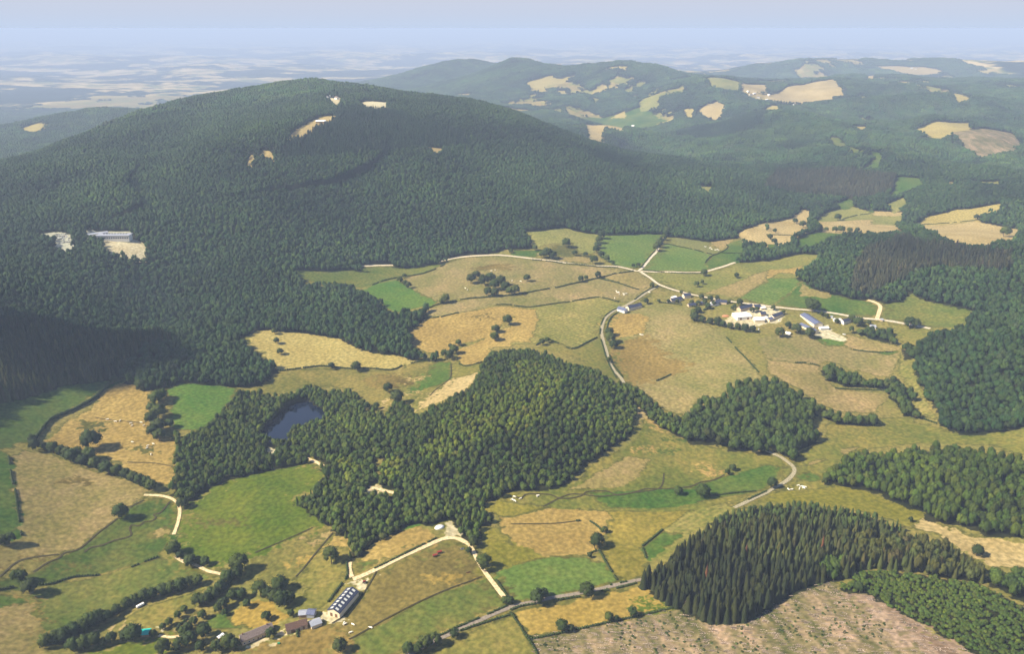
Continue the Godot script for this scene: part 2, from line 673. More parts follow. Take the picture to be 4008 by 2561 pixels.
func build_roads() -> void:
	M.asphalt = mottled(Color(0.43, 0.40, 0.35), Color(0.55, 0.50, 0.44), 14.0, 0.9, 41)
	M.worn = mottled(Color(0.44, 0.43, 0.33), Color(0.68, 0.63, 0.53), 12.0, 0.95, 42)
	M.gravel = mottled(Color(0.64, 0.59, 0.49), Color(0.84, 0.79, 0.69), 16.0, 0.95, 43)
	M.dirt = mottled(Color(0.66, 0.58, 0.42), Color(0.88, 0.80, 0.64), 14.0, 0.95, 44)
	M.mud = mottled(Color(0.17, 0.16, 0.09), Color(0.30, 0.27, 0.15), 9.0, 0.95, 45)
	var lift := 0.45
	for r in ROADS:
		var line := smooth_line(r, 3, 3.0)
		var st := new_st()
		var w: float = r[1] / 2.0
		var pts := []
		for i in line.size():
			var d := (line[mini(i + 1, line.size() - 1)] - line[maxi(i - 1, 0)]).normalized()
			var s := Vector2(-d.y, d.x)
			var ww := w * (1.0 + 0.18 * small_noise.get_noise_2d(line[i].x * 9.0, line[i].y * 9.0))
			var row := []
			for f in [-1.0, 0.0, 1.0]:
				var q: Vector2 = line[i] + s * ww * f
				row.append(Vector3(q.x, ground_h(q.x, q.y) + lift + (0.03 if f == 0.0 else 0.0), q.y))
			pts.append(row)
		for i in pts.size() - 1:
			for k in 2: quad(st, pts[i][k], pts[i][k + 1], pts[i + 1][k + 1], pts[i + 1][k], Vector3.UP)
		lift += 0.004
		tag(piece(r[0], st.commit(), M[r[2]]), "", "", "", "structure")

# ------------------------------------------------------------------ buildings
func gable(st: SurfaceTool, l: float, w: float, hw: float, hr: float) -> void:
	# walls of a gabled house, ridge along x, from 1 m under the ground
	var x := l / 2.0
	var z := w / 2.0
	for s in [-1.0, 1.0]:
		quad(st, Vector3(-x, -1.5, s * z), Vector3(x, -1.5, s * z), Vector3(x, hw, s * z), Vector3(-x, hw, s * z), Vector3(0, 0, s))
		quad(st, Vector3(s * x, -1.5, -z), Vector3(s * x, -1.5, z), Vector3(s * x, hw, z), Vector3(s * x, hw, -z), Vector3(s, 0, 0))
		tri(st, Vector3(s * x, hw, -z), Vector3(s * x, hw, z), Vector3(s * x, hr - 0.05, 0), Vector3(s, 0, 0))

func roof_side(st: SurfaceTool, l: float, w: float, hw: float, hr: float, s: float, over := 0.5, thick := 0.22) -> void:
	var x := l / 2.0 + over
	var z := w / 2.0 + over
	var slope := (hr - hw) / (w / 2.0)
	var e := hr - slope * z
	var a := Vector3(-x, hr, 0)
	var b := Vector3(x, hr, 0)
	var c := Vector3(x, e, s * z)
	var d := Vector3(-x, e, s * z)
	var up := Vector3(0, 1, s * slope).normalized()
	var u := Vector3(0, thick, 0)
	quad(st, a + u, b + u, c + u, d + u, up)
	quad(st, a, b, c, d, -up)
	quad(st, d, c, c + u, d + u, Vector3(0, 0, s))
	quad(st, a, d, d + u, a + u, Vector3(-1, 0, 0))
	quad(st, b, c, c + u, b + u, Vector3(1, 0, 0))

func house(called: String, label: String, category: String, ridge: Array, w: float, hw: float, hr: float, wall: Material, roof: Material, opts := {}) -> Node3D:
	var a := Vector2(ridge[0], ridge[1])
	var b := Vector2(ridge[2], ridge[3])
	var c := (a + b) / 2.0
	var l: float = a.distance_to(b) * opts.get("stretch", 1.0)
	var o := thing(called, Vector3(c.x, ground_h(c.x, c.y), c.y), label, category, opts.get("group", ""), -(b - a).angle())
	var st := new_st()
	gable(st, l, w, hw, hr)
	piece("wall", st.commit(), wall, o)
	for s in [-1.0, 1.0]:
		st = new_st()
		roof_side(st, l, w, hw, hr, s)
		piece("roof_slope", st.commit(), roof, o)
	var slope := (hr - hw) / (w / 2.0)
	for k in opts.get("chimneys", 0):
		var cx: float = (-l * 0.42 if k == 0 else l * 0.36)
		piece("chimney", boxmesh(Vector3(cx, hr + 0.5, 0), Vector3(0.7, 1.6, 0.6)), M.brick, o)
	var nw: int = opts.get("windows", 0)
	for k in nw:
		var wx := -l / 2.0 + l * (k + 0.5) / nw
		if k == nw / 2: piece("door", boxmesh(Vector3(wx, 1.05, w / 2.0 + 0.03), Vector3(1.1, 2.1, 0.12)), M.wood, o)
		else:
			var f := piece("window", boxmesh(Vector3(wx, 1.6, w / 2.0 + 0.02), Vector3(1.2, 1.4, 0.1)), M.white, o)
			piece("pane", boxmesh(Vector3(wx, 1.6, w / 2.0 + 0.06), Vector3(1.0, 1.2, 0.06)), M.glass, f)
	for k in opts.get("doors", 0):
		var dx: float = l * (k + 0.5) / opts.doors - l / 2.0
		piece("barn_door", boxmesh(Vector3(dx, 1.6, w / 2.0 + 0.05), Vector3(minf(3.0, l * 0.3), 3.2, 0.16)), M.wood, o)
	var ns: int = opts.get("skylights", 0)
	for k in ns:
		for s in [-1.0, 1.0]:
			var x0 := -l / 2.0 + l * (k + 0.5) / ns
			var sk := new_st()
			var za := w * 0.10
			var zb := w * 0.33
			var ua := Vector3(x0, hr - slope * za + 0.32, s * za)
			var ub := Vector3(x0, hr - slope * zb + 0.32, s * zb)
			var hx := Vector3(l * 0.034, 0, 0)
			quad(sk, ua - hx, ua + hx, ub + hx, ub - hx, Vector3(0, 1, s * slope).normalized())
			quad(sk, ub - hx, ub + hx, ub + hx - Vector3(0, 0.06, 0), ub - hx - Vector3(0, 0.06, 0), Vector3(0, 0, s))
			quad(sk, ua - hx, ub - hx, ub - hx - Vector3(0, 0.06, 0), ua - hx - Vector3(0, 0.06, 0), Vector3.LEFT)
			quad(sk, ua + hx, ub + hx, ub + hx - Vector3(0, 0.06, 0), ua + hx - Vector3(0, 0.06, 0), Vector3.RIGHT)
			piece("roof_light", sk.commit(), M.rooflight, o)
	if opts.get("gable_door", false):
		for s in [-1.0, 1.0]: piece("barn_door", boxmesh(Vector3(-l / 2.0 - 0.04, 1.7, s * w * 0.2), Vector3(0.14, 3.4, w * 0.2)), M.wood, o)
	return o

func build_buildings() -> void:
	M.slate = mottled(Color(0.18, 0.20, 0.27), Color(0.25, 0.27, 0.34), 9.0, 0.45, 51)
	M.blueslate = mottled(Color(0.30, 0.33, 0.42), Color(0.40, 0.42, 0.52), 8.0, 0.5, 52)
	M.browntile = mottled(Color(0.30, 0.23, 0.20), Color(0.42, 0.33, 0.28), 6.0, 0.9, 53)
	M.oldtile = mottled(Color(0.36, 0.31, 0.29), Color(0.54, 0.49, 0.46), 7.0, 0.9, 54)
	M.tin = mottled(Color(0.48, 0.50, 0.54), Color(0.64, 0.65, 0.68), 5.0, 0.5, 55)
	M.whitesheet = mottled(Color(0.86, 0.86, 0.85), Color(0.95, 0.94, 0.92), 6.0, 0.6, 56)
	M.cream = mottled(Color(0.80, 0.74, 0.62), Color(0.90, 0.84, 0.72), 5.0, 0.9, 57)
	M.stone = mottled(Color(0.66, 0.58, 0.47), Color(0.80, 0.72, 0.60), 4.0, 0.95, 58)
	M.boards = mottled(Color(0.52, 0.43, 0.32), Color(0.68, 0.58, 0.44), 3.0, 0.9, 59)
	M.brick = plain_mat(Color(0.50, 0.34, 0.28))
	M.wood = plain_mat(Color(0.46, 0.35, 0.25))
	M.white = plain_mat(Color(0.88, 0.87, 0.84))
	M.rubber = plain_mat(Color(0.12, 0.11, 0.10))
	M.glass = plain_mat(Color(0.12, 0.15, 0.20), 0.08)
	M.rooflight = plain_mat(Color(0.80, 0.80, 0.76), 0.35)
	M.turquoise = mottled(Color(0.10, 0.68, 0.62), Color(0.20, 0.80, 0.72), 4.0, 0.6, 60)
	var R := RIDGES
	house("cattle_barn", "large barn with slate blue roof and rows of pale roof lights", "barn", R.barn, 11.5, 5.2, 8.0, M.cream, M.slate, {"skylights": 7, "gable_door": true, "stretch": 1.05})
	house("farmhouse", "long stone farmhouse with weathered brown roof at the farm yard", "farmhouse", R.farmhouse, 8.0, 4.6, 7.5, M.stone, M.oldtile, {"chimneys": 2, "windows": 7})
	house("stone_barn", "brown tiled stone barn between farmhouse and grey shed", "barn", R.stone1, 8.0, 3.6, 6.5, M.stone, M.browntile, {"doors": 1})
	house("stone_barn", "short brown tiled barn end joining the grey shed", "barn", R.stone2, 7.5, 4.2, 7.0, M.stone, M.browntile, {"doors": 1})
	house("open_shed", "low grey roofed shed with pale walls below the big barn", "shed", R.greyshed, 7.0, 3.0, 4.5, M.cream, M.tin, {})
	house("tin_shed", "rusty grey sheet metal shed behind the stone barns", "shed", R.tin1, 6.0, 3.6, 5.0, M.boards, M.tin, {})
	house("tin_shed", "taller blue grey sheet metal shed nearest the big barn", "shed", R.tin2, 6.5, 4.0, 5.5, M.tin, M.blueslate, {})
	house("garden_shed", "shed with turquoise sheet roof beside a tree", "shed", R.turq, 6.5, 2.8, 4.0, M.boards, M.turquoise, {"stretch": 1.35})
	house("garden_shed", "little white roofed shed in the farm garden", "shed", R.whiteshed, 2.6, 1.9, 2.5, M.boards, M.whitesheet, {"stretch": 1.3})
	var g := {"group": "houses of the hamlet"}
	house("house", "white gabled house end at the curve of the hedged lane", "house", R.v1, 9.0, 4.0, 7.0, M.white, M.blueslate, g)
	house("long_house", "long dark roofed house with white gable beside the hedged lane", "house", R.v2, 9.0, 4.0, 7.0, M.cream, M.slate, {"chimneys": 2, "group": g.group})
	house("long_house", "long low house with pale annex below the pale lane", "house", R.v3, 9.0, 3.6, 6.5, M.cream, M.slate, {"chimneys": 1, "group": g.group})
	house("house", "small dark roofed house hard by the pale lane", "house", R.v4, 9.5, 4.2, 7.0, M.cream, M.slate, {"chimneys": 1, "group": g.group})
	house("house", "low slate roofed cottage in a hedged garden", "house", R.v5, 7.0, 2.8, 5.2, M.stone, M.slate, g)
	house("house", "grey cottage half hidden by garden trees", "house", R.v6, 7.0, 2.8, 5.2, M.stone, M.blueslate, g)
	house("house", "white walled house with slate roof among dark trees", "house", R.v7, 8.0, 4.0, 6.8, M.white, M.slate, {"chimneys": 1, "group": g.group})
	house("house", "slate roofed house at the corner of the paddock hedge", "house", R.v8, 8.0, 3.6, 6.2, M.stone, M.slate, g)
	house("long_house", "long slate roofed farm range above the big white barn", "house", R.v9, 9.0, 3.8, 6.8, M.stone, M.slate, {"chimneys": 1, "group": g.group})
	house("house", "dark roofed stone house at the back of the pale yard", "house", R.v10, 9.0, 4.2, 7.2, M.stone, M.slate, {"chimneys": 1, "group": g.group})
	house("white_barn", "very large white roofed barn with two dark doorways", "barn", R.v11, 20.0, 5.0, 6.8, M.white, M.whitesheet, {"doors": 2, "group": g.group})
	house("white_barn", "smaller cream barn beside the very large white barn", "barn", R.v12, 12.0, 4.4, 6.6, M.cream, M.whitesheet, g)
	house("house", "tiny dark roofed house above the smaller cream barn", "house", R.v13, 8.0, 3.6, 6.4, M.stone, M.slate, g)
	house("long_house", "slate roofed house at the far end of the pale yard", "house", R.v14, 9.0, 3.8, 6.6, M.cream, M.slate, {"chimneys": 1, "group": g.group})
	house("farm_shed", "widest long shed with blue grey roof beside the drive", "shed", R.v15, 14.0, 3.8, 6.2, M.cream, M.blueslate, {"group": g.group})
	house("farm_shed", "narrow long shed with blue grey roof and reddish yard", "shed", R.v16, 9.0, 3.2, 5.2, M.cream, M.blueslate, {"group": g.group})
	house("house", "white bungalow between lane and hedge", "house", R.v17, 7.0, 3.0, 4.6, M.white, M.whitesheet, g)
	house("house", "white gabled house with slate roof beside the bungalow", "house", R.v18, 8.0, 4.0, 7.0, M.white, M.slate, {"chimneys": 1, "group": g.group})
	house("house", "small white house in the tree belt along the lane", "house", R.v19, 7.0, 3.0, 5.2, M.white, M.tin, g)
	house("garden_shed", "small white shed below the reddish shed yard", "shed", R.v20, 4.0, 2.2, 3.2, M.white, M.whitesheet, {})
	for q in EXTRA:
		house(q[0], q[1], q[2], q[3], q[4], q[5], q[6], M[q[7]], M[q[8]], {"group": g.group})
	# museum: flat roofed long block with a colonnade, and a wing
	var p: Array = R.museum
	var c := Vector2((p[0] + p[2]) / 2.0, (p[1] + p[3]) / 2.0)
	var o := thing("museum_building", Vector3(c.x, ground_h(c.x, c.y), c.y), "long pale flat roofed building in a forest clearing", "building", "", -Vector2(p[2] - p[0], p[3] - p[1]).angle())
	piece("wall", boxmesh(Vector3(0, 3.6, 0), Vector3(57, 11.0, 15)), M.white, o)
	piece("roof", boxmesh(Vector3(0, 9.5, 0.5), Vector3(60, 0.8, 19)), M.tin, o)
	for k in 14: piece("window", boxmesh(Vector3(-26.0 + k * 4.0, 5.0, 7.53), Vector3(3.0, 2.2, 0.12)), M.glass, o)
	for k in 15: piece("column", boxmesh(Vector3(-28.0 + k * 4.0, 4.2, 8.9), Vector3(0.5, 9.8, 0.5)), M.white, o)
	for k in 9: piece("roof_light", boxmesh(Vector3(-20.0 + k * 5.0, 10.3, -4.0), Vector3(3.0, 0.9, 1.6)), M.glass, o)
	p = R.museumwing
	c = Vector2((p[0] + p[2]) / 2.0, (p[1] + p[3]) / 2.0)
	o = thing("museum_wing", Vector3(c.x, ground_h(c.x, c.y), c.y), "pale flat roofed wing slanting off the long forest building", "building", "", -Vector2(p[2] - p[0], p[3] - p[1]).angle())
	piece("wall", boxmesh(Vector3(0, 2.2, 0), Vector3(34, 8, 9)), M.white, o)
	piece("roof", boxmesh(Vector3(0, 6.6, 0), Vector3(36, 0.6, 12)), M.tin, o)
	house("pavilion", "white roofed pavilion in the long clearing on the mountain", "pavilion", R.pavilion, 14.0, 4.0, 6.5, M.boards, M.whitesheet, {})
	for i in range(0, FARHOUSES.size(), 2):
		var x: float = FARHOUSES[i]
		var z: float = FARHOUSES[i + 1]
		var an := rng.randf() * PI
		var d := Vector2(cos(an), sin(an)) * (7.0 + rng.randf() * 4.0)
		house("far_house", "tiny white house on the distant hills", "house", [x - d.x, z - d.y, x + d.x, z + d.y], 9.0, 5.0, 8.0, M.white, M.oldtile if i % 4 else M.whitesheet, {"group": "distant houses"})

func at_spot(n: String) -> Vector3:
	var p: Array = SPOTS[n]
	return Vector3(p[0], ground_h(p[0], p[1]), p[1])

func make_car(paint: Material) -> Node3D:
	var o := Node3D.new()
	var st := new_st()
	box(st, Vector3(0, 0.62, 0), Vector3(4.2, 0.66, 1.75))
	piece("body", st.commit(), paint, o)
	st = new_st()
	var p := [Vector3(-1.5, 0.95, -0.8), Vector3(1.0, 0.95, -0.8), Vector3(1.0, 0.95, 0.8), Vector3(-1.5, 0.95, 0.8), Vector3(-1.1, 1.48, -0.65), Vector3(0.4, 1.48, -0.65), Vector3(0.4, 1.48, 0.65), Vector3(-1.1, 1.48, 0.65)]
	for f in [[0, 4, 5, 1], [1, 5, 6, 2], [2, 6, 7, 3], [3, 7, 4, 0]]: quad(st, p[f[0]], p[f[1]], p[f[2]], p[f[3]])
	piece("cabin_glass", st.commit(), M.glass, o)
	st = new_st()
	quad(st, p[4] + Vector3(0, 0.03, 0), p[7] + Vector3(0, 0.03, 0), p[6] + Vector3(0, 0.03, 0), p[5] + Vector3(0, 0.03, 0), Vector3.UP)
	piece("roof", st.commit(), paint, o)
	for x in [-1.3, 1.35]:
		for z in [-0.8, 0.8]:
			st = new_st()
			tube(st, Vector3(x, 0.33, z - 0.1), Vector3(x, 0.33, z + 0.1), 0.33, 0.33, 8)
			piece("wheel", st.commit(), M.rubber, o)
	return o

func build_farm_things() -> void:
	var paints := [plain_mat(Color(0.92, 0.92, 0.92), 0.3), plain_mat(Color(0.62, 0.64, 0.67), 0.3), plain_mat(Color(0.10, 0.11, 0.13), 0.3), plain_mat(Color(0.42, 0.08, 0.07), 0.3), plain_mat(Color(0.16, 0.24, 0.42), 0.3)]
	var names := ["white", "silver", "black", "red", "blue"]
	var protos := []
	for q in paints: protos.append(make_car(q))
	# car park of the forest building: rows of cars
	var a := at_spot("park1")
	var b := at_spot("park2")
	var c := at_spot("park3")
	var d := at_spot("park4")
	for row in 6:
		for k in 8:
			if rng.randf() < 0.22: continue
			var f := (k + 0.5) / 8.0
			var g := (row + 0.4) / 6.0
			var p: Vector3 = a.lerp(b, f).lerp(c.lerp(d, f), g)
			var n: int = [0, 0, 1, 1, 2, 0, 3, 4][rng.randi() % 8]
			var car: Node3D = protos[n].duplicate()
			car.name = numbered("parked_car")
			car.position = Vector3(p.x, ground_h(p.x, p.z) + 0.02, p.z)
			car.rotation.y = 1.2 + rng.randf_range(-0.06, 0.06)
			add_child(car)
			tag(car, "%s car in the forest car park" % names[n], "car", "cars in the forest car park")
	var list := [["car1", "white car at the end of the shed drive"], ["car2", "white car beside the slate roofed house in the yard"], ["van1", "white vehicle by the paddock of the big white barn"], ["van2", "white vehicle parked below the big white barn"]]
	for q in list:
		var car: Node3D = protos[0].duplicate()
		car.name = numbered("parked_car")
		car.position = at_spot(q[0]) + Vector3(0, 0.02, 0)
		car.rotation.y = rng.randf() * 3.0
		add_child(car)
		tag(car, q[1], "car")
	for q in protos: q.free()
	# livestock trailer
	var p0 := at_spot("trailer_a")
	var p1 := at_spot("trailer_b")
	var o := thing("livestock_trailer", (p0 + p1) / 2.0, "long white trailer parked in the shade of the hedgerow", "trailer", "", -Vector2(p1.x - p0.x, p1.z - p0.z).angle())
	piece("body", boxmesh(Vector3(0, 1.5, 0), Vector3(6.4, 1.6, 2.0)), M.white, o)
	piece("chassis", boxmesh(Vector3(0, 0.6, 0), Vector3(6.8, 0.2, 1.4)), M.rubber, o)
	for x in [-1.0, 1.0]:
		for z in [-0.95, 0.95]:
			var st := new_st()
			tube(st, Vector3(x, 0.45, z - 0.12), Vector3(x, 0.45, z + 0.12), 0.45, 0.45, 8)
			piece("wheel", st.commit(), M.rubber, o)
	# silage heap under a white sheet
	p0 = at_spot("tarp_a")
	p1 = at_spot("tarp_b")
	o = thing("silage_heap", (p0 + p1) / 2.0, "white sheet over a silage heap beside the gravel turning place", "heap", "", 0.5)
	var dome := SphereMesh.new()
	dome.radial_segments = 18
	dome.rings = 9
	dome.radius = 1.0
	dome.height = 2.0
	var h := piece("sheet", dome, M.whitesheet, o)
	h.scale = Vector3(5.0, 2.4, 3.2)
	for k in 7: piece("tyre", tyre(Vector3(-3.0 + k, 2.45 * sqrt(maxf(0.0, 1.0 - pow((-3.0 + k) / 5.0, 2.0))) - 0.05, rng.randf_range(-0.6, 0.6))), M.rubber, o)
	# hay racks
	var rack_labels := ["red roofed hay rack lower on the brown pasture", "red roofed hay rack nearer the gravel track"]
	M.red = plain_mat(Color(0.50, 0.20, 0.16))
	M.rust = plain_mat(Color(0.34, 0.22, 0.16))
	for k in 2:
		o = thing("hay_rack", at_spot("feed1" if k == 0 else "feed2"), rack_labels[k], "hay rack", "hay racks", 0.45)
		var st := new_st()
		gable(st, 4.2, 1.8, 1.5, 1.6)
		piece("crate", boxmesh(Vector3(0, 1.0, 0), Vector3(4.0, 1.2, 1.6)), M.wood, o)
		st = new_st()
		roof_side(st, 4.4, 2.2, 1.9, 2.4, -1.0, 0.1, 0.1)
		roof_side(st, 4.4, 2.2, 1.9, 2.4, 1.0, 0.1, 0.1)
		piece("roof", st.commit(), M.red, o)
		for x in [-1.9, 1.9]:
			for z in [-0.8, 0.8]: piece("post", boxmesh(Vector3(x, 1.0, z), Vector3(0.14, 2.0, 0.14)), M.wood, o)
	o = thing("brush_pile", at_spot("rust"), "dark rusty brush pile low on the brown pasture", "pile", "", 0.4)
	var bp := new_st()
	for k in 40:
		var q0 := Vector3(rng.randf_range(-2.2, 2.2), rng.randf_range(0.0, 0.9), rng.randf_range(-1.0, 1.0))
		var q1 := q0 + Vector3(rng.randf_range(-1.6, 1.6), rng.randf_range(-0.2, 0.5), rng.randf_range(-0.8, 0.8))
		tube(bp, q0, q1, 0.12, 0.05, 5)
	piece("branches", bp.commit(), M.rust, o)
	o = thing("water_trough", at_spot("trough"), "grey metal water trough in the corner of the brown pasture", "trough", "", 0.2)
	piece("basin", boxmesh(Vector3(0, 0.4, 0), Vector3(3.0, 0.8, 1.2)), M.tin, o)
	piece("water", boxmesh(Vector3(0, 0.81, 0), Vector3(2.7, 0.03, 0.9)), M.glass, o)
	o = thing("tractor", at_spot("tractor"), "dark red tractor beside the big slate barn", "tractor", "", 1.2)
	piece("bonnet", boxmesh(Vector3(1.0, 1.3, 0), Vector3(1.9, 0.8, 0.9)), plain_mat(Color(0.48, 0.08, 0.06), 0.4), o)
	piece("cab", boxmesh(Vector3(-0.6, 1.9, 0), Vector3(1.4, 1.5, 1.4)), M.glass, o)
	piece("cab_roof", boxmesh(Vector3(-0.6, 2.72, 0), Vector3(1.6, 0.16, 1.6)), plain_mat(Color(0.48, 0.08, 0.06), 0.4), o)
	for z in [-0.85, 0.85]:
		for q in [[-0.8, 0.85], [1.5, 0.55]]:
			var st := new_st()
			tube(st, Vector3(q[0], q[1], z - 0.2), Vector3(q[0], q[1], z + 0.2), q[1], q[1], 12)
			piece("wheel", st.commit(), M.rubber, o)
	o = thing("green_bin", at_spot("bin"), "small green container in front of the farmhouse", "container")
	piece("tub", boxmesh(Vector3(0, 0.5, 0), Vector3(1.8, 1.0, 1.2)), plain_mat(Color(0.12, 0.42, 0.30)), o)
	piece("lid", boxmesh(Vector3(0, 1.04, 0), Vector3(1.9, 0.08, 1.3)), plain_mat(Color(0.16, 0.5, 0.36)), o)
	o = thing("soil_heap", at_spot("heap"), "reddish soil heap beside the big white barn", "heap")
	h = piece("soil", dome, mottled(Color(0.60, 0.40, 0.28), Color(0.72, 0.52, 0.38), 4.0), o)
	h.scale = Vector3(6.0, 2.2, 4.0)

func tyre(c: Vector3) -> ArrayMesh:
	var t := TorusMesh.new()
	t.inner_radius = 0.22
	t.outer_radius = 0.42
	t.rings = 10
	t.ring_segments = 5
	var st := new_st()
	st.append_from(t, 0, Transform3D(Basis(), c))
	return st.commit()

# ------------------------------------------------------------------ leaves
func leaf_quad(st: SurfaceTool, p: Vector3, n: Vector3, size: float, shade: Color, soft: Vector3) -> void:
	var u := n.cross(Vector3(rng.randf_range(-1, 1), rng.randf_range(-1, 1), rng.randf_range(-1, 1))).normalized()
	var v := n.cross(u)
	var a := p + u * size
	var b := p + v * size * rng.randf_range(0.6, 1.0)
	var c := p - u * size * rng.randf_range(0.6, 1.0)
	var d := p - v * size * rng.randf_range(0.6, 1.0) - n * size * 0.3
	st.set_color(shade)
	face(st, a, b, c, soft, soft, soft)
	face(st, a, c, d, soft, soft, soft)

const ICO_V := [Vector3(-0.5257, 0.8507, 0), Vector3(0.5257, 0.8507, 0), Vector3(-0.5257, -0.8507, 0), Vector3(0.5257, -0.8507, 0), Vector3(0, -0.5257, 0.8507), Vector3(0, 0.5257, 0.8507), Vector3(0, -0.5257, -0.8507), Vector3(0, 0.5257, -0.8507), Vector3(0.8507, 0, -0.5257), Vector3(0.8507, 0, 0.5257), Vector3(-0.8507, 0, -0.5257), Vector3(-0.8507, 0, 0.5257)]
const ICO_F := [[0, 11, 5], [0, 5, 1], [0, 1, 7], [0, 7, 10], [0, 10, 11], [1, 5, 9], [5, 11, 4], [11, 10, 2], [10, 7, 6], [7, 1, 8], [3, 9, 4], [3, 4, 2], [3, 2, 6], [3, 6, 8], [3, 8, 9], [4, 9, 5], [2, 4, 11], [6, 2, 10], [8, 6, 7], [9, 8, 1]]

func ball(st: SurfaceTool, c: Vector3, r: Vector3, shade: Color, heart := Vector3.INF) -> void:
	# a lumpy ball; as a lobe of a crown its normals lean away from the heart of the crown
	var turn := Basis(Vector3.UP, rng.randf() * TAU)
	var vs: Array[Vector3] = []
	var ns: Array[Vector3] = []
	for v in ICO_V:
		var q: Vector3 = (turn * v) * rng.randf_range(0.84, 1.12)
		vs.append(q)
		ns.append(q.normalized() if heart == Vector3.INF else (q.normalized() * 0.8 + (c + q * r - heart).normalized() * 0.7).normalized())
	for f in ICO_F:
		st.set_color(shade)
		face(st, c + vs[f[0]] * r, c + vs[f[1]] * r, c + vs[f[2]] * r, ns[f[0]], ns[f[1]], ns[f[2]])

func grey(lo: float, hi: float) -> Color:
	# leaf to leaf variation, always around the tint of the tree
	var g := rng.randf_range(lo, hi)
	return Color(g * rng.randf_range(0.9, 1.0), g, g * rng.randf_range(0.85, 1.0))

# a broad crown: lobes round the top of the trunk, each a cluster of leaf sprays
func add_crown(st: SurfaceTool, base: Vector3, d: float, h: float, lobes: int, sprays: int, spray := 1.0) -> void:
	var mid := base + Vector3(0, h * 0.58, 0)
	var rx := d * 0.5
	var ry := h * 0.42
	var whole := grey(0.72, 0.92)
	for k in lobes:
		var th := TAU * (k * 0.618) + rng.randf_range(-0.3, 0.3)
		var up := -0.55 + 1.5 * (k + 0.5) / lobes
		var ring := sqrt(maxf(0.04, 1.0 - up * up))
		var dir := Vector3(cos(th) * ring, up, sin(th) * ring)
		var lr := rx * rng.randf_range(0.34, 0.58)
		var c := mid + Vector3(dir.x * (rx - lr * 0.8), dir.y * (ry - lr * 0.6), dir.z * (rx - lr * 0.8))
		var t := rng.randf_range(0.74, 1.08)
		var tone := Color(whole.r * t, whole.g * t, whole.b * t)
		ball(st, c, Vector3(lr, lr * 0.95, lr) * 0.92, tone, mid)
		for s in sprays:
			var n := Vector3(rng.randfn(), rng.randfn() + 0.35, rng.randfn()).normalized()
			if n.dot(dir) < -0.25: n = -n
			var p := c + n * lr * rng.randf_range(0.86, 1.22)
			var tilt := (n + Vector3(rng.randf_range(-0.6, 0.6), rng.randf_range(-0.3, 0.7), rng.randf_range(-0.6, 0.6))).normalized()
			var g := rng.randf_range(0.82, 1.08)
			leaf_quad(st, p, tilt, lr * 0.20 * spray * rng.randf_range(0.7, 1.25), Color(tone.r * g, tone.g * g, tone.b * g), ((p - mid).normalized() * 0.7 + n * 0.5 + tilt * 0.3).normalized())

func add_trunk(st: SurfaceTool, base: Vector3, h: float, r: float, limbs: int) -> void:
	var fork := base + Vector3(rng.randf_range(-0.3, 0.3), h * 0.42, rng.randf_range(-0.3, 0.3))
	tube(st, base - Vector3(0, 0.8, 0), fork, r, r * 0.7, 7)
	for k in limbs:
		var th := TAU * k / limbs + rng.randf_range(-0.4, 0.4)
		tube(st, fork, fork + Vector3(cos(th) * h * 0.2, h * rng.randf_range(0.2, 0.36), sin(th) * h * 0.2), r * 0.55, r * 0.15, 5)

func add_conifer(st: SurfaceTool, base: Vector3, d: float, h: float, tiers: int, arms: int, low := 0.14) -> void:
	var tone := grey(0.74, 0.92)
	for t in tiers:
		var f := float(t) / (tiers - 1)
		var y := h * (low + (0.95 - low) * f)
		var r := d * 0.5 * pow(1.0 - f, 0.58) + d * 0.05
		var n_arms := maxi(4, int(arms * (1.0 - 0.5 * f)))
		for k in n_arms:
			var th := TAU * (k + 0.5 * (t % 2)) / n_arms + rng.randf_range(-0.25, 0.25)
			var dir := Vector3(cos(th), 0, sin(th))
			var side := Vector3(-dir.z, 0, dir.x)
			var rr := r * rng.randf_range(0.72, 1.15)
			var top := base + Vector3(0, y + h * 0.05, 0)
			var tip := base + Vector3(0, y - rr * 0.30, 0) + dir * rr
			var w := rr * 0.75 + d * 0.04
			var mid := (top * 0.45 + tip * 0.55) + Vector3(0, rr * 0.12, 0)
			var g := rng.randf_range(0.75, 1.1)
			st.set_color(Color(tone.r * g, tone.g * g, tone.b * g))
			var soft := (dir + Vector3(0, 0.75, 0)).normalized()
			var left := (soft + side * 0.5).normalized()
			var right := (soft - side * 0.5).normalized()
			face(st, top, mid + side * w * 0.5, tip, soft, left, soft)
			face(st, top, tip, mid - side * w * 0.5, soft, soft, right)
			face(st, mid + side * w * 0.5, mid + side * w * 0.3 + dir * rr * 0.1 - Vector3(0, rr * 0.4, 0), tip, left, left, soft)
			face(st, mid - side * w * 0.5, mid - side * w * 0.3 + dir * rr * 0.1 - Vector3(0, rr * 0.4, 0), tip, right, right, soft)
	# inner cone of twigs that closes the view through
	for k in 7:
		var t0 := TAU * k / 7.0
		var t1 := TAU * (k + 1) / 7.0
		var r0 := d * 0.27
		st.set_color(tone)
		var m0 := Vector3(cos(t0), 0.3, sin(t0)).normalized()
		var m1 := Vector3(cos(t1), 0.3, sin(t1)).normalized()
		face(st, base + Vector3(cos(t0) * r0, h * low, sin(t0) * r0), base + Vector3(0, h * 0.97, 0), base + Vector3(cos(t1) * r0, h * low, sin(t1) * r0), m0, (m0 + m1).normalized(), m1)

func leaf_mat(tint: Color) -> StandardMaterial3D:
	var m := StandardMaterial3D.new()
	m.albedo_color = tint
	m.vertex_color_use_as_albedo = true
	m.roughness = 0.75
	m.metallic_specular = 0.25
	m.cull_mode = BaseMaterial3D.CULL_DISABLED
	m.backlight_enabled = true
	m.backlight = Color(0.36, 0.40, 0.22)
	return m

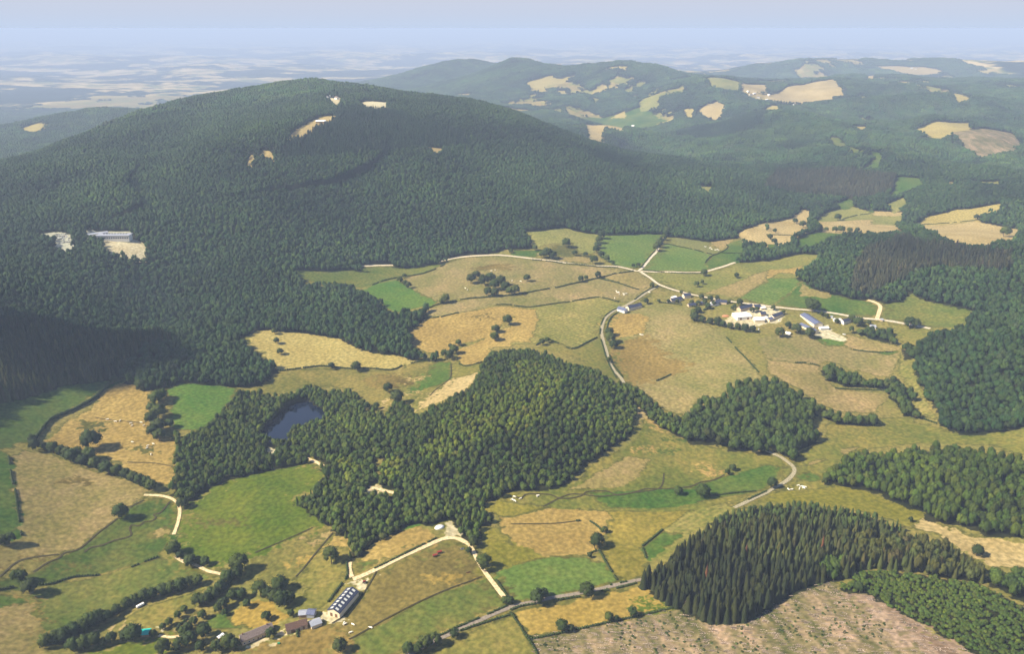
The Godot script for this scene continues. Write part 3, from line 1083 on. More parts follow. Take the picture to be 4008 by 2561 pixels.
const WORDS := {"default": "olive grassland", "tan": "tan pasture", "tanolive": "brownish pasture", "olive": "olive pasture", "olivegreen": "green olive meadow", "green": "green grass", "vivid": "bright green field", "vivid2": "bright green field", "meadow": "dark green meadow", "lime": "lime green meadow", "wet": "wet meadow", "orange": "orange dry field", "gold2": "golden field", "pale": "pale stubble", "hay": "yellow hay field", "yellow": "yellowish grass", "rushy": "rushy grass", "rough": "rough pasture", "strip": "streaked field", "streak": "streaked field", "pasture": "brown pasture", "brown": "brown field", "wide": "wide dry field", "wide2": "mottled green field", "valley": "valley grass", "paleolive": "pale olive field", "greyolive": "grey olive field", "clearcut": "clear cut", "yard": "pale yard", "mown": "mown field"}

func build_hedges() -> void:
	M.hedge = leaf_mat(lin(0.050, 0.072, 0.018))
	var labels := ["clipped hedge", "field hedge", "roadside hedge"]
	for n in HEDGES.size():
		var hd: Array = HEDGES[n]
		var line := smooth_line(hd, 2, 2.2)
		var w: float = hd[0]
		var h: float = hd[1]
		var st := new_st()
		for i in line.size():
			if small_noise.get_noise_2d(line[i].x * 4.0, line[i].y * 4.0) > 0.42: continue
			var g := ground_h(line[i].x, line[i].y)
			var k := 0.75 + 0.5 * absf(small_noise.get_noise_2d(line[i].x * 7.0 + 50.0, line[i].y * 7.0)) + rng.randf_range(-0.1, 0.15)
			var c := Vector3(line[i].x + rng.randf_range(-0.2, 0.2), g + h * k * 0.42, line[i].y + rng.randf_range(-0.2, 0.2))
			var tone := grey(0.66, 0.95)
			ball(st, c, Vector3(maxf(w * 0.5, 1.3), h * k * 0.55, maxf(w * 0.5, 1.3)), tone)
			for s in 9:
				var nrm := Vector3(rng.randfn(), absf(rng.randfn()), rng.randfn()).normalized()
				leaf_quad(st, c + nrm * Vector3(w * 0.6, h * k * 0.6, w * 0.6), nrm, 0.55 * rng.randf_range(0.6, 1.2), tone * rng.randf_range(0.85, 1.05), nrm)
		var o := piece("hedge", st.commit(), M.hedge)
		var mid := line[line.size() / 2]
		var dir := (line[mini(line.size() / 2 + 2, line.size() - 1)] - line[line.size() / 2 - 1]).normalized()
		var sides := []
		for f in [-1.0, 1.0]:
			var q: Vector2 = mid + Vector2(-dir.y, dir.x) * f * 14.0
			var id := land_id(q.x, q.y)
			sides.append(WORDS.get(KINDS[id], "pasture") if id >= 0 and id < KINDS.size() else "wood")
		sides.sort()
		var lane := ""
		for r in ROADS:
			if r[0] == "ditch": continue
			for i in range(3, r.size(), 2):
				if Vector2(r[i], r[i + 1]).distance_to(mid) < 22.0: lane = {"asphalt": " beside the grey road", "worn": " beside the worn lane", "gravel": " beside the pale lane", "dirt": " beside the dirt track"}[r[2]]
		var length := line.size() * 2.2
		var size := "short" if length < 60.0 else ("long" if length > 170.0 else "low")
		var lab := "%s %s between %s and %s%s" % [size, "hedge" if w < 2.4 else ("bushy hedge" if w < 3.5 else "broad tall hedge"), sides[0], sides[1], lane]
		tag(o, lab, "hedge", "field hedges")

# ------------------------------------------------------------------ single trees
var tints: Array[StandardMaterial3D] = []
var crown_meshes: Array[ArrayMesh] = []
var trunk_meshes: Array[ArrayMesh] = []

func tree_variants() -> void:
	# unit trees: crown 1 wide, 1 tall, scaled where they stand
	for k in 6:
		var st := new_st()
		rng.seed = 100 + k
		add_crown(st, Vector3.ZERO, 1.0, 1.0, 10 + k % 3, 34)
		crown_meshes.append(st.commit())
		st = new_st()
		add_trunk(st, Vector3.ZERO, 1.0, 0.045, 4)
		trunk_meshes.append(st.commit())
	M.bark = mottled(Color(0.30, 0.25, 0.20), Color(0.42, 0.36, 0.29), 3.0, 0.95, 61)
	for c in [lin(0.052, 0.076, 0.016), lin(0.064, 0.088, 0.018), lin(0.042, 0.066, 0.016), lin(0.080, 0.102, 0.020), lin(0.054, 0.072, 0.019), lin(0.038, 0.058, 0.015)]: tints.append(leaf_mat(c))

func single_tree(x: float, z: float, d: float, h: float, label: String, group: String) -> void:
	var o := thing("broadleaf_tree", Vector3(x, ground_h(x, z), z), label, "tree", group, rng.randf() * TAU)
	var k := rng.randi() % 6
	var s := Vector3(d, h, d)
	var t := piece("trunk", trunk_meshes[k], M.bark, o)
	t.scale = Vector3(h * 0.8, h, h * 0.8)
	var c := piece("crown", crown_meshes[k], tints[rng.randi() % 6], o)
	c.scale = s

func build_trees() -> void:
	tree_variants()
	rng.seed = 11
	for row in TREES:
		for i in range(1, row.size(), 3):
			var d: float = row[i + 2]
			single_tree(row[i], row[i + 1], d, d * rng.randf_range(0.86, 1.06) + 1.0, row[0], row[0])

# ------------------------------------------------------------------ woods
const WOOD_LOOK := {
	# leaf tint, tint spread, height, share of conifers, crown width over height, close planted
	"forest": [[0.028, 0.054, 0.015], 0.50, 13.0, 0.03, 0.66, false], "hill": [[0.050, 0.074, 0.013], 0.48, 9.5, 0.05, 0.66, true], "knoll": [[0.044, 0.068, 0.014], 0.30, 15.0, 0.0, 0.62, false], "belt": [[0.048, 0.072, 0.015], 0.3, 13.0, 0.0, 0.68, false],
	"lower": [[0.062, 0.090, 0.012], 0.42, 14.0, 0.02, 0.58, false], "spruce": [[0.044, 0.052, 0.017], 0.45, 20.0, 0.96, 0.40, true], "youngtop": [[0.058, 0.082, 0.022], 0.3, 9.0, 0.5, 0.5, true], "mixed": [[0.060, 0.066, 0.018], 0.36, 15.0, 0.4, 0.45, true],
	"broad": [[0.056, 0.086, 0.015], 0.3, 13.0, 0.0, 0.66, false], "scrubwood": [[0.058, 0.086, 0.014], 0.4, 3.2, 0.0, 1.0, true], "slope": [[0.044, 0.052, 0.017], 0.45, 21.0, 1.0, 0.36, true], "brownconifer": [[0.042, 0.044, 0.024], 0.36, 19.0, 0.9, 0.38, true],
	"mountconifer": [[0.018, 0.036, 0.016], 0.3, 17.0, 0.9, 0.40, true], "spring": [[0.100, 0.128, 0.016], 0.40, 9.0, 0.02, 0.68, true]}
const WOOD_LABEL := {"forest": "dense broadleaf forest covering the mountain and far hills", "hill": "mixed wood over the central hill and round the pond", "knoll": "rounded broadleaf wood on the knoll between dry fields", "belt": "belts of trees along the valley fields",
	"lower": "broadleaf wood on the slope above the pale stubble field", "spruce": "tall dark spruces of the stand beside the clear cut", "youngtop": "paler young trees behind the spruce stand", "mixed": "olive brown mixed wood joining the spruce stand", "broad": "fresh green broadleaf wood next to the young plantation",
	"scrubwood": "low young broadleaf plantation beside the clear cut", "slope": "tall conifers on the steep shaded slope above the green meadow", "brownconifer": "reddish brown conifer plantation on the valley hill", "mountconifer": "dark conifer plantations on the mountain", "spring": "lighter yellow green young wood on the sunny hillside"}

func wood_at(x: float, z: float) -> int:
	var id := land_id(x, z)
	return id - WOOD0 if id >= WOOD0 else -1

class Heap:
	var where: Array[Transform3D] = []
	var tint: Array[Color] = []

var heaps := {}

func put(kind: int, mesh_key: String, t: Transform3D, c: Color) -> void:
	var k := "%d|%s" % [kind, mesh_key]
	if not heaps.has(k): heaps[k] = Heap.new()
	heaps[k].where.append(t)
	heaps[k].tint.append(c)

var forest_meshes := {}

func make_forest_meshes() -> void:
	for k in 5:
		rng.seed = 200 + k
		var st := new_st()
		add_crown(st, Vector3.ZERO, 1.0, 1.0, 10, 30)
		forest_meshes["broad%d" % k] = st.commit()
		st = new_st()
		add_crown(st, Vector3.ZERO, 1.0, 1.0, 7, 10, 1.2)
		forest_meshes["mid%d" % k] = st.commit()
		st = new_st()
		add_conifer(st, Vector3.ZERO, 1.0, 1.0, 11, 10)
		forest_meshes["conifer%d" % k] = st.commit()
		st = new_st()
		add_conifer(st, Vector3.ZERO, 1.0, 1.0, 6, 7)
		forest_meshes["cmid%d" % k] = st.commit()
		# a patch 42 m across for the far slopes
		st = new_st()
		var sc := new_st()
		for i in 5:
			for j in 5:
				var at := Vector3((i - 2.0) * 8.2 + rng.randf_range(-2.4, 2.4), 0, (j - 2.0) * 8.2 + rng.randf_range(-2.4, 2.4))
				var h := rng.randf_range(10.0, 17.0)
				var tone := grey(0.55, 0.98)
				var heart := at + Vector3(0, h * 0.55, 0)
				ball(st, heart + Vector3(0, h * 0.06, 0), Vector3(4.6, h * 0.38, 4.6) * rng.randf_range(0.85, 1.15), tone, heart)
				for s in 3:
					var n := Vector3(rng.randfn(), absf(rng.randfn()) + 0.3, rng.randfn()).normalized()
					ball(st, heart + n * Vector3(2.8, h * 0.28, 2.8), Vector3.ONE * rng.randf_range(1.7, 2.6), tone * rng.randf_range(0.88, 1.05), heart)
				add_conifer(sc, at, rng.randf_range(5.6, 7.4), rng.randf_range(13.0, 19.0), 5, 6)
		forest_meshes["wide%d" % k] = st.commit()
		forest_meshes["cwide%d" % k] = sc.commit()

func tint_of(kind: int, x: float, z: float) -> Color:
	var look: Array = WOOD_LOOK[WOODKINDS[kind]]
	var c: Array = look[0]
	var a := big_noise.get_noise_2d(x * 2.3 + 900.0, z * 2.3) + 0.8 * big_noise.get_noise_2d(x * 0.9, z * 0.9 + 500.0)
	var g: float = 1.0 + look[1] * (a * 1.25 + rng.randf_range(-0.55, 0.55))
	var warm: float = look[1] * rng.randf_range(-0.35, 0.35) + a * 0.10
	g *= 1.25
	var odd := rng.randf()
	if odd < 0.05: return Color(c[0] * g * 1.7, c[1] * g * 1.45, c[2] * g * 1.2)      # a paler species
	if odd < 0.09: return Color(c[0] * g * 1.25, c[1] * g * 0.95, c[2] * g * 1.3)     # browner foliage
	if odd < 0.15: return Color(c[0] * g * 0.62, c[1] * g * 0.66, c[2] * g * 0.8)     # a darker species
	return Color(c[0] * g * (1.0 + warm), c[1] * g, c[2] * g * (1.0 - warm * 0.6))

func draped(x: float, z: float, s: Vector3, step: float) -> Transform3D:
	# stands upright, sheared to follow the slope under it
	var b := Basis(Vector3.UP, rng.randf() * TAU).scaled(s)
	var gx := (ground_h(x + step, z) - ground_h(x - step, z)) / (2.0 * step)
	var gz := (ground_h(x, z + step) - ground_h(x, z - step)) / (2.0 * step)
	var shear := Basis(Vector3(1, gx, 0), Vector3(0, 1, 0), Vector3(0, gz, 1))
	return Transform3D(shear * b, Vector3(x, ground_h(x, z) - 0.3, z))

func one_tree(kind: int, x: float, z: float, singles: Array) -> void:
	var look: Array = WOOD_LOOK[WOODKINDS[kind]]
	var con: bool = rng.randf() < look[3]
	if rng.randf() < 0.04: return
	var stand := 1.0 + 0.35 * big_noise.get_noise_2d(x * 6.0, z * 6.0)
	var h: float = look[2] * rng.randf_range(0.66, 1.16) * stand
	var d: float = look[2] * look[4] * rng.randf_range(0.68, 1.28)
	if con: d = look[2] * rng.randf_range(0.27, 0.40)
	var t := Transform3D(Basis(Vector3.UP, rng.randf() * TAU).scaled(Vector3(d, h, d)), Vector3(x, ground_h(x, z) - 0.2, z))
	singles.append([x * x + z * z, kind, con, t, tint_of(kind, x, z), rng.randi() % 5])

func build_forests() -> void:
	make_forest_meshes()
	rng.seed = 31
	var singles := []
	# every tree on its own, out to 2.7 km
	for dense in 2:
		var step := 5.3 if dense else 7.0
		var z := -440.0
		while z > -2720.0:
			var half := 0.70 * -z + 240.0
			var x := -half
			while x < half:
				var px := x + rng.randf_range(-0.4, 0.4) * step
				var pz := z + rng.randf_range(-0.4, 0.4) * step
				x += step
				if px * px + pz * pz > 2700.0 * 2700.0: continue
				var kind := wood_at(px, pz)
				if kind < 0: continue
				var tight: bool = WOOD_LOOK[WOODKINDS[kind]][5]
				if tight == (dense == 1): one_tree(kind, px, pz, singles)
				if dense == 1 and WOODKINDS[kind] == "scrubwood":
					for q in 4:
						var sx := px + rng.randf_range(-2.8, 2.8)
						var sz := pz + rng.randf_range(-2.8, 2.8)
						if wood_at(sx, sz) == kind: one_tree(kind, sx, sz, singles)
			z -= step
	# far slopes: patches of crowns, single trees along the edges
	var step := 36.0
	var z := -1800.0
	while z > -8200.0:
		var half := 0.72 * -z + 400.0
		var x := -half
		while x < half:
			var px := x + rng.randf_range(-4.0, 4.0)
			var pz := z + rng.randf_range(-4.0, 4.0)
			x += step
			var r2 := px * px + pz * pz
			if r2 <= 2700.0 * 2700.0: continue
			var kind := wood_at(px, pz)
			if wood_at(px - 19, pz) == kind and wood_at(px + 19, pz) == kind and wood_at(px, pz - 19) == kind and wood_at(px, pz + 19) == kind:
				if kind < 0: continue
				var con: bool = WOOD_LOOK[WOODKINDS[kind]][3] > 0.6
				var s := rng.randf_range(0.92, 1.08)
				put(kind, ("cwide%d" if con else "wide%d") % (rng.randi() % 5), draped(px, pz, Vector3(s, s * rng.randf_range(0.85, 1.2), s), 20.0), tint_of(kind, px, pz))
			else:
				for q in 16:
					var sx := px + rng.randf_range(-18, 18)
					var sz := pz + rng.randf_range(-18, 18)
					var sk := wood_at(sx, sz)
					if sk >= 0: one_tree(sk, sx, sz, singles)
		z -= step
	# the nearest trees of the woods stand as trees of their own
	singles.sort_custom(func(a, b): return a[0] < b[0])
	var n_broad := 0
	var n_con := 0
	var bark_rng := 0
	var con_mats := {}
	var wood_trunk := new_st()
	tube(wood_trunk, Vector3(0, -0.03, 0), Vector3(0, 0.9, 0), 0.018, 0.004, 6)
	var con_trunk := wood_trunk.commit()
	for s in singles:
		var nm: String = WOODKINDS[s[1]]
		var own: bool = nm != "scrubwood" and (n_con < 290 if s[2] else n_broad < 40)
		if own:
			var t: Transform3D = s[3]
			var sc := t.basis.get_scale()
			var lab: String = WOOD_LABEL[nm]
			var o := Node3D.new()
			o.name = numbered("conifer_tree" if s[2] else "broadleaf_tree")
			o.position = t.origin
			o.rotation.y = t.basis.get_euler().y
			add_child(o)
			var key := "%s%d" % [nm, s[5]]
			if not con_mats.has(key): con_mats[key] = leaf_mat(Color(s[4].r, s[4].g, s[4].b).linear_to_srgb())
			if s[2]:
				n_con += 1
				tag(o, "conifer in the %s" % {"spruce": "tall dark spruce stand beside the clear cut", "youngtop": "paler young growth behind the spruce stand", "mixed": "olive brown mixed wood beside the spruces", "hill": "central hill wood", "lower": "wood above the stubble field", "slope": "steep shaded slope", "forest": "mountain forest", "spring": "yellow green young wood"}.get(nm, "woods"), "tree", "conifers of the " + nm + " wood")
				var q := piece("trunk", con_trunk, M.bark, o)
				q.scale = Vector3(sc.y * 0.8, sc.y, sc.y * 0.8)
				q = piece("crown", forest_meshes["conifer%d" % s[5]], con_mats[key], o)
				q.scale = sc
			else:
				n_broad += 1
				tag(o, "broadleaf tree at the near edge of the %s" % {"hill": "wood below the central hill", "spruce": "tall spruce stand beside the clear cut", "youngtop": "young growth behind the spruces", "broad": "fresh green wood by the plantation", "mixed": "olive brown mixed wood", "lower": "wood above the stubble field"}.get(nm, "woods"), "tree", "edge trees of the " + nm + " wood")
				var q := piece("trunk", trunk_meshes[s[5]], M.bark, o)
				q.scale = Vector3(sc.y * 0.7, sc.y, sc.y * 0.7)
				q = piece("crown", forest_meshes["broad%d" % s[5]], con_mats[key], o)
				q.scale = sc
		else:
			put(s[1], (("conifer%d" if s[2] else "broad%d") if s[0] < 1250.0 * 1250.0 else ("cmid%d" if s[2] else "mid%d")) % s[5], s[3], s[4])
	# three dead spruces
	var dead := leaf_mat(lin(0.20, 0.085, 0.045))
	var dead_labels := ["dead red brown spruce beside the fresh green broadleaf clump", "rust coloured dying conifer deep in the spruce stand", "small rust coloured dying conifer low in the spruce stand"]
	for k in 3:
		var o := thing("dead_conifer", at_spot("dead%d" % (k + 1)), dead_labels[k], "tree")
		var q := piece("trunk", con_trunk, M.bark, o)
		q.scale = Vector3(17, 21, 17)
		q = piece("crown", forest_meshes["conifer%d" % k], dead, o)
		q.scale = Vector3(4.6, 21.0, 4.6)
	var white := leaf_mat(Color.WHITE)
	var roots := {}
	for k in heaps:
		var parts: PackedStringArray = k.split("|")
		var kind := int(parts[0])
		if not roots.has(kind):
			var o := Node3D.new()
			o.name = numbered({"forest": "broadleaf_forest", "scrubwood": "young_plantation", "spruce": "spruce_wood", "slope": "slope_conifer_wood", "brownconifer": "brown_conifer_wood", "mountconifer": "mountain_conifer_wood"}.get(WOODKINDS[kind], WOODKINDS[kind].replace("spring", "young") + "_woodland"))
			add_child(o)
			tag(o, WOOD_LABEL[WOODKINDS[kind]], "forest", "", "stuff")
			roots[kind] = o
		var mm := MultiMesh.new()
		mm.transform_format = MultiMesh.TRANSFORM_3D
		mm.use_colors = true
		mm.mesh = forest_meshes[parts[1]]
		var hp: Heap = heaps[k]
		mm.instance_count = hp.where.size()
		for i in hp.where.size():
			mm.set_instance_transform(i, hp.where[i])
			mm.set_instance_color(i, hp.tint[i])
		var mi := MultiMeshInstance3D.new()
		mi.name = "tree_crowns"
		mi.multimesh = mm
		mi.material_override = white
		mi.set_meta("kind", "stuff")
		roots[kind].add_child(mi, true)
	print("single trees ", singles.size(), " heaps ", heaps.size())

# ------------------------------------------------------------------ clear cut
func build_clearcut() -> void:
	rng.seed = 55
	var cc := KINDS.find("clearcut")
	var c2 := KINDS.find("clearcut2")
	var tufts := Heap.new()
	var logs := Heap.new()
	for n in 26000:
		var x := rng.randf_range(-20.0, 520.0)
		var z := rng.randf_range(-640.0, -400.0)
		var id := land_id(x, z)
		if id != cc and id != c2: continue
		var y := ground_h(x, z)
		var row := small_noise.get_noise_2d(x * 2.5 + 300.0, z * 2.5)
		var across := fposmod(x * 0.973 - z * 0.23 + 3.0 * row, 9.0)
		if across > 3.2 and rng.randf() < 0.82:
			if id == c2 or row < -0.05 or rng.randf() < 0.5: continue
			var s := rng.randf_range(0.5, 1.7)
			tufts.where.append(Transform3D(Basis(Vector3.UP, rng.randf() * TAU).scaled(Vector3(s * 1.3, s, s * 1.3)), Vector3(x, y - 0.1, z)))
			var g := rng.randf_range(0.7, 1.3)
			tufts.tint.append(Color(0.070 * g, 0.095 * g, 0.028 * g))
		else:
			var s := rng.randf_range(0.5, 1.6)
			var b := Basis(Vector3.UP, -1.34 + rng.randf_range(-0.7, 0.7)).scaled(Vector3(s * 2.4, s * 0.5, s * 0.55))
			logs.where.append(Transform3D(b, Vector3(x, y + 0.05, z)))
			var g := rng.randf_range(0.35, 1.15)
			logs.tint.append(Color(0.40 * g, 0.31 * g, 0.24 * g))
	var bush := new_st()
	for k in 14:
		var nrm := Vector3(rng.randfn(), absf(rng.randfn()), rng.randfn()).normalized()
		leaf_quad(bush, nrm * Vector3(0.5, 0.8, 0.5), nrm, 0.4, grey(0.7, 1.0), nrm)
	var stick := new_st()
	for k in 5:
		var q0 := Vector3(rng.randf_range(-1, 1), rng.randf_range(0, 0.5), rng.randf_range(-1, 1))
		tube(stick, q0, q0 + Vector3(rng.randf_range(0.5, 1.2), rng.randf_range(-0.2, 0.3), rng.randf_range(-0.4, 0.4)), 0.14, 0.08, 5)
	var sm := plain_mat(Color.WHITE, 0.95)
	sm.vertex_color_use_as_albedo = true
	for q in [["brush_tufts", bush.commit(), tufts, leaf_mat(Color.WHITE), "green brush sprouting in the clear cut", "brush"], ["felling_waste", stick.commit(), logs, sm, "grey branches and logs left on the clear cut", "brushwood"]]:
		var mm := MultiMesh.new()
		mm.transform_format = MultiMesh.TRANSFORM_3D
		mm.use_colors = true
		mm.mesh = q[1]
		mm.instance_count = q[2].where.size()
		for i in q[2].where.size():
			mm.set_instance_transform(i, q[2].where[i])
			mm.set_instance_color(i, q[2].tint[i])
		var mi := MultiMeshInstance3D.new()
		mi.name = q[0]
		mi.multimesh = mm
		mi.material_override = q[3]
		add_child(mi)
		tag(mi, q[4], q[5], "", "stuff")

# ------------------------------------------------------------------ cattle
func build_cattle() -> void:
	var coat := plain_mat(Color(0.95, 0.92, 0.85), 0.9)
	var st := new_st()
	# barrel, narrower at the belly, neck, head, four jointed legs, tail: one skin
	var prof := [[-1.15, 0.95, 0.20], [-1.0, 1.02, 0.36], [-0.5, 0.98, 0.42], [0.1, 0.96, 0.44], [0.6, 1.0, 0.42], [0.95, 1.08, 0.30], [1.25, 1.12, 0.19], [1.5, 1.02, 0.15], [1.75, 0.86, 0.13], [1.92, 0.74, 0.09]]
	for i in prof.size() - 1:
		tube(st, Vector3(prof[i][0], prof[i][1], 0), Vector3(prof[i + 1][0], prof[i + 1][1], 0), prof[i][2], prof[i + 1][2], 10)
	for x in [-0.85, 0.7]:
		for zz in [-0.24, 0.24]:
			var knee := Vector3(x + (0.10 if x > 0 else -0.14), 0.42, zz)
			tube(st, Vector3(x, 0.85, zz), knee, 0.17, 0.085, 6)
			tube(st, knee, Vector3(x, 0.0, zz), 0.085, 0.07, 6)
	tube(st, Vector3(-1.12, 1.15, 0), Vector3(-1.22, 0.5, 0), 0.05, 0.03, 5)
	var mesh := st.commit()
	rng.seed = 66
	var herd := [[13, "white cow grazing on the orange pasture under the hedgerow"], [18, "white cow on the brown pasture below the big barn"], [25, "white cow in the marshy grass beside the central hill wood"], [33, "white cow in the valley by the pale road bend"], [37, "white cow near the grove in the tan field"], [45, "white cow on the grey olive field under the forest"], [54, "white cow on the tan field beside the hedged lane"], [99, "white cow alone in the wide dry fields"]]
	for i in range(0, COWS.size(), 2):
		var lab := ""
		for hh in herd:
			if i / 2 < hh[0]:
				lab = hh[1]
				break
		var x: float = COWS[i]
		var z: float = COWS[i + 1]
		var o := piece("cow", mesh, coat)
		o.position = Vector3(x, ground_h(x, z), z)
		o.rotation.y = rng.randf() * TAU
		o.scale = Vector3.ONE * (1.25 if z > -1000.0 else 1.35)
		tag(o, lab, "cow", lab)

# ------------------------------------------------------------------ an unseen cloudy mass, added only to shade the steep slope
func build_added_cloud() -> void:
	rng.seed = 77
	var foot := Vector3(-672.0, 62.0, -1000.0)
	var c := foot + SUN_FROM * 2100.0
	var side := Vector3(SUN_FROM.z, 0, -SUN_FROM.x).normalized()
	var st := new_st()
	for k in 70:
		var a := rng.randf() * TAU
		var r := sqrt(rng.randf())
		var p := Vector3(cos(a) * r * 150.0, rng.randf_range(-25.0, 35.0), sin(a) * r * 75.0)
		ball(st, p, Vector3(48, 34, 34) * rng.randf_range(0.7, 1.2), Color.WHITE)
	var o := piece("added_cloud", st.commit(), plain_mat(Color(0.95, 0.95, 0.95), 1.0))
	o.position = c
	tag(o, "unseen cloudy mass added to shade the steep conifer slope", "", "", "structure")

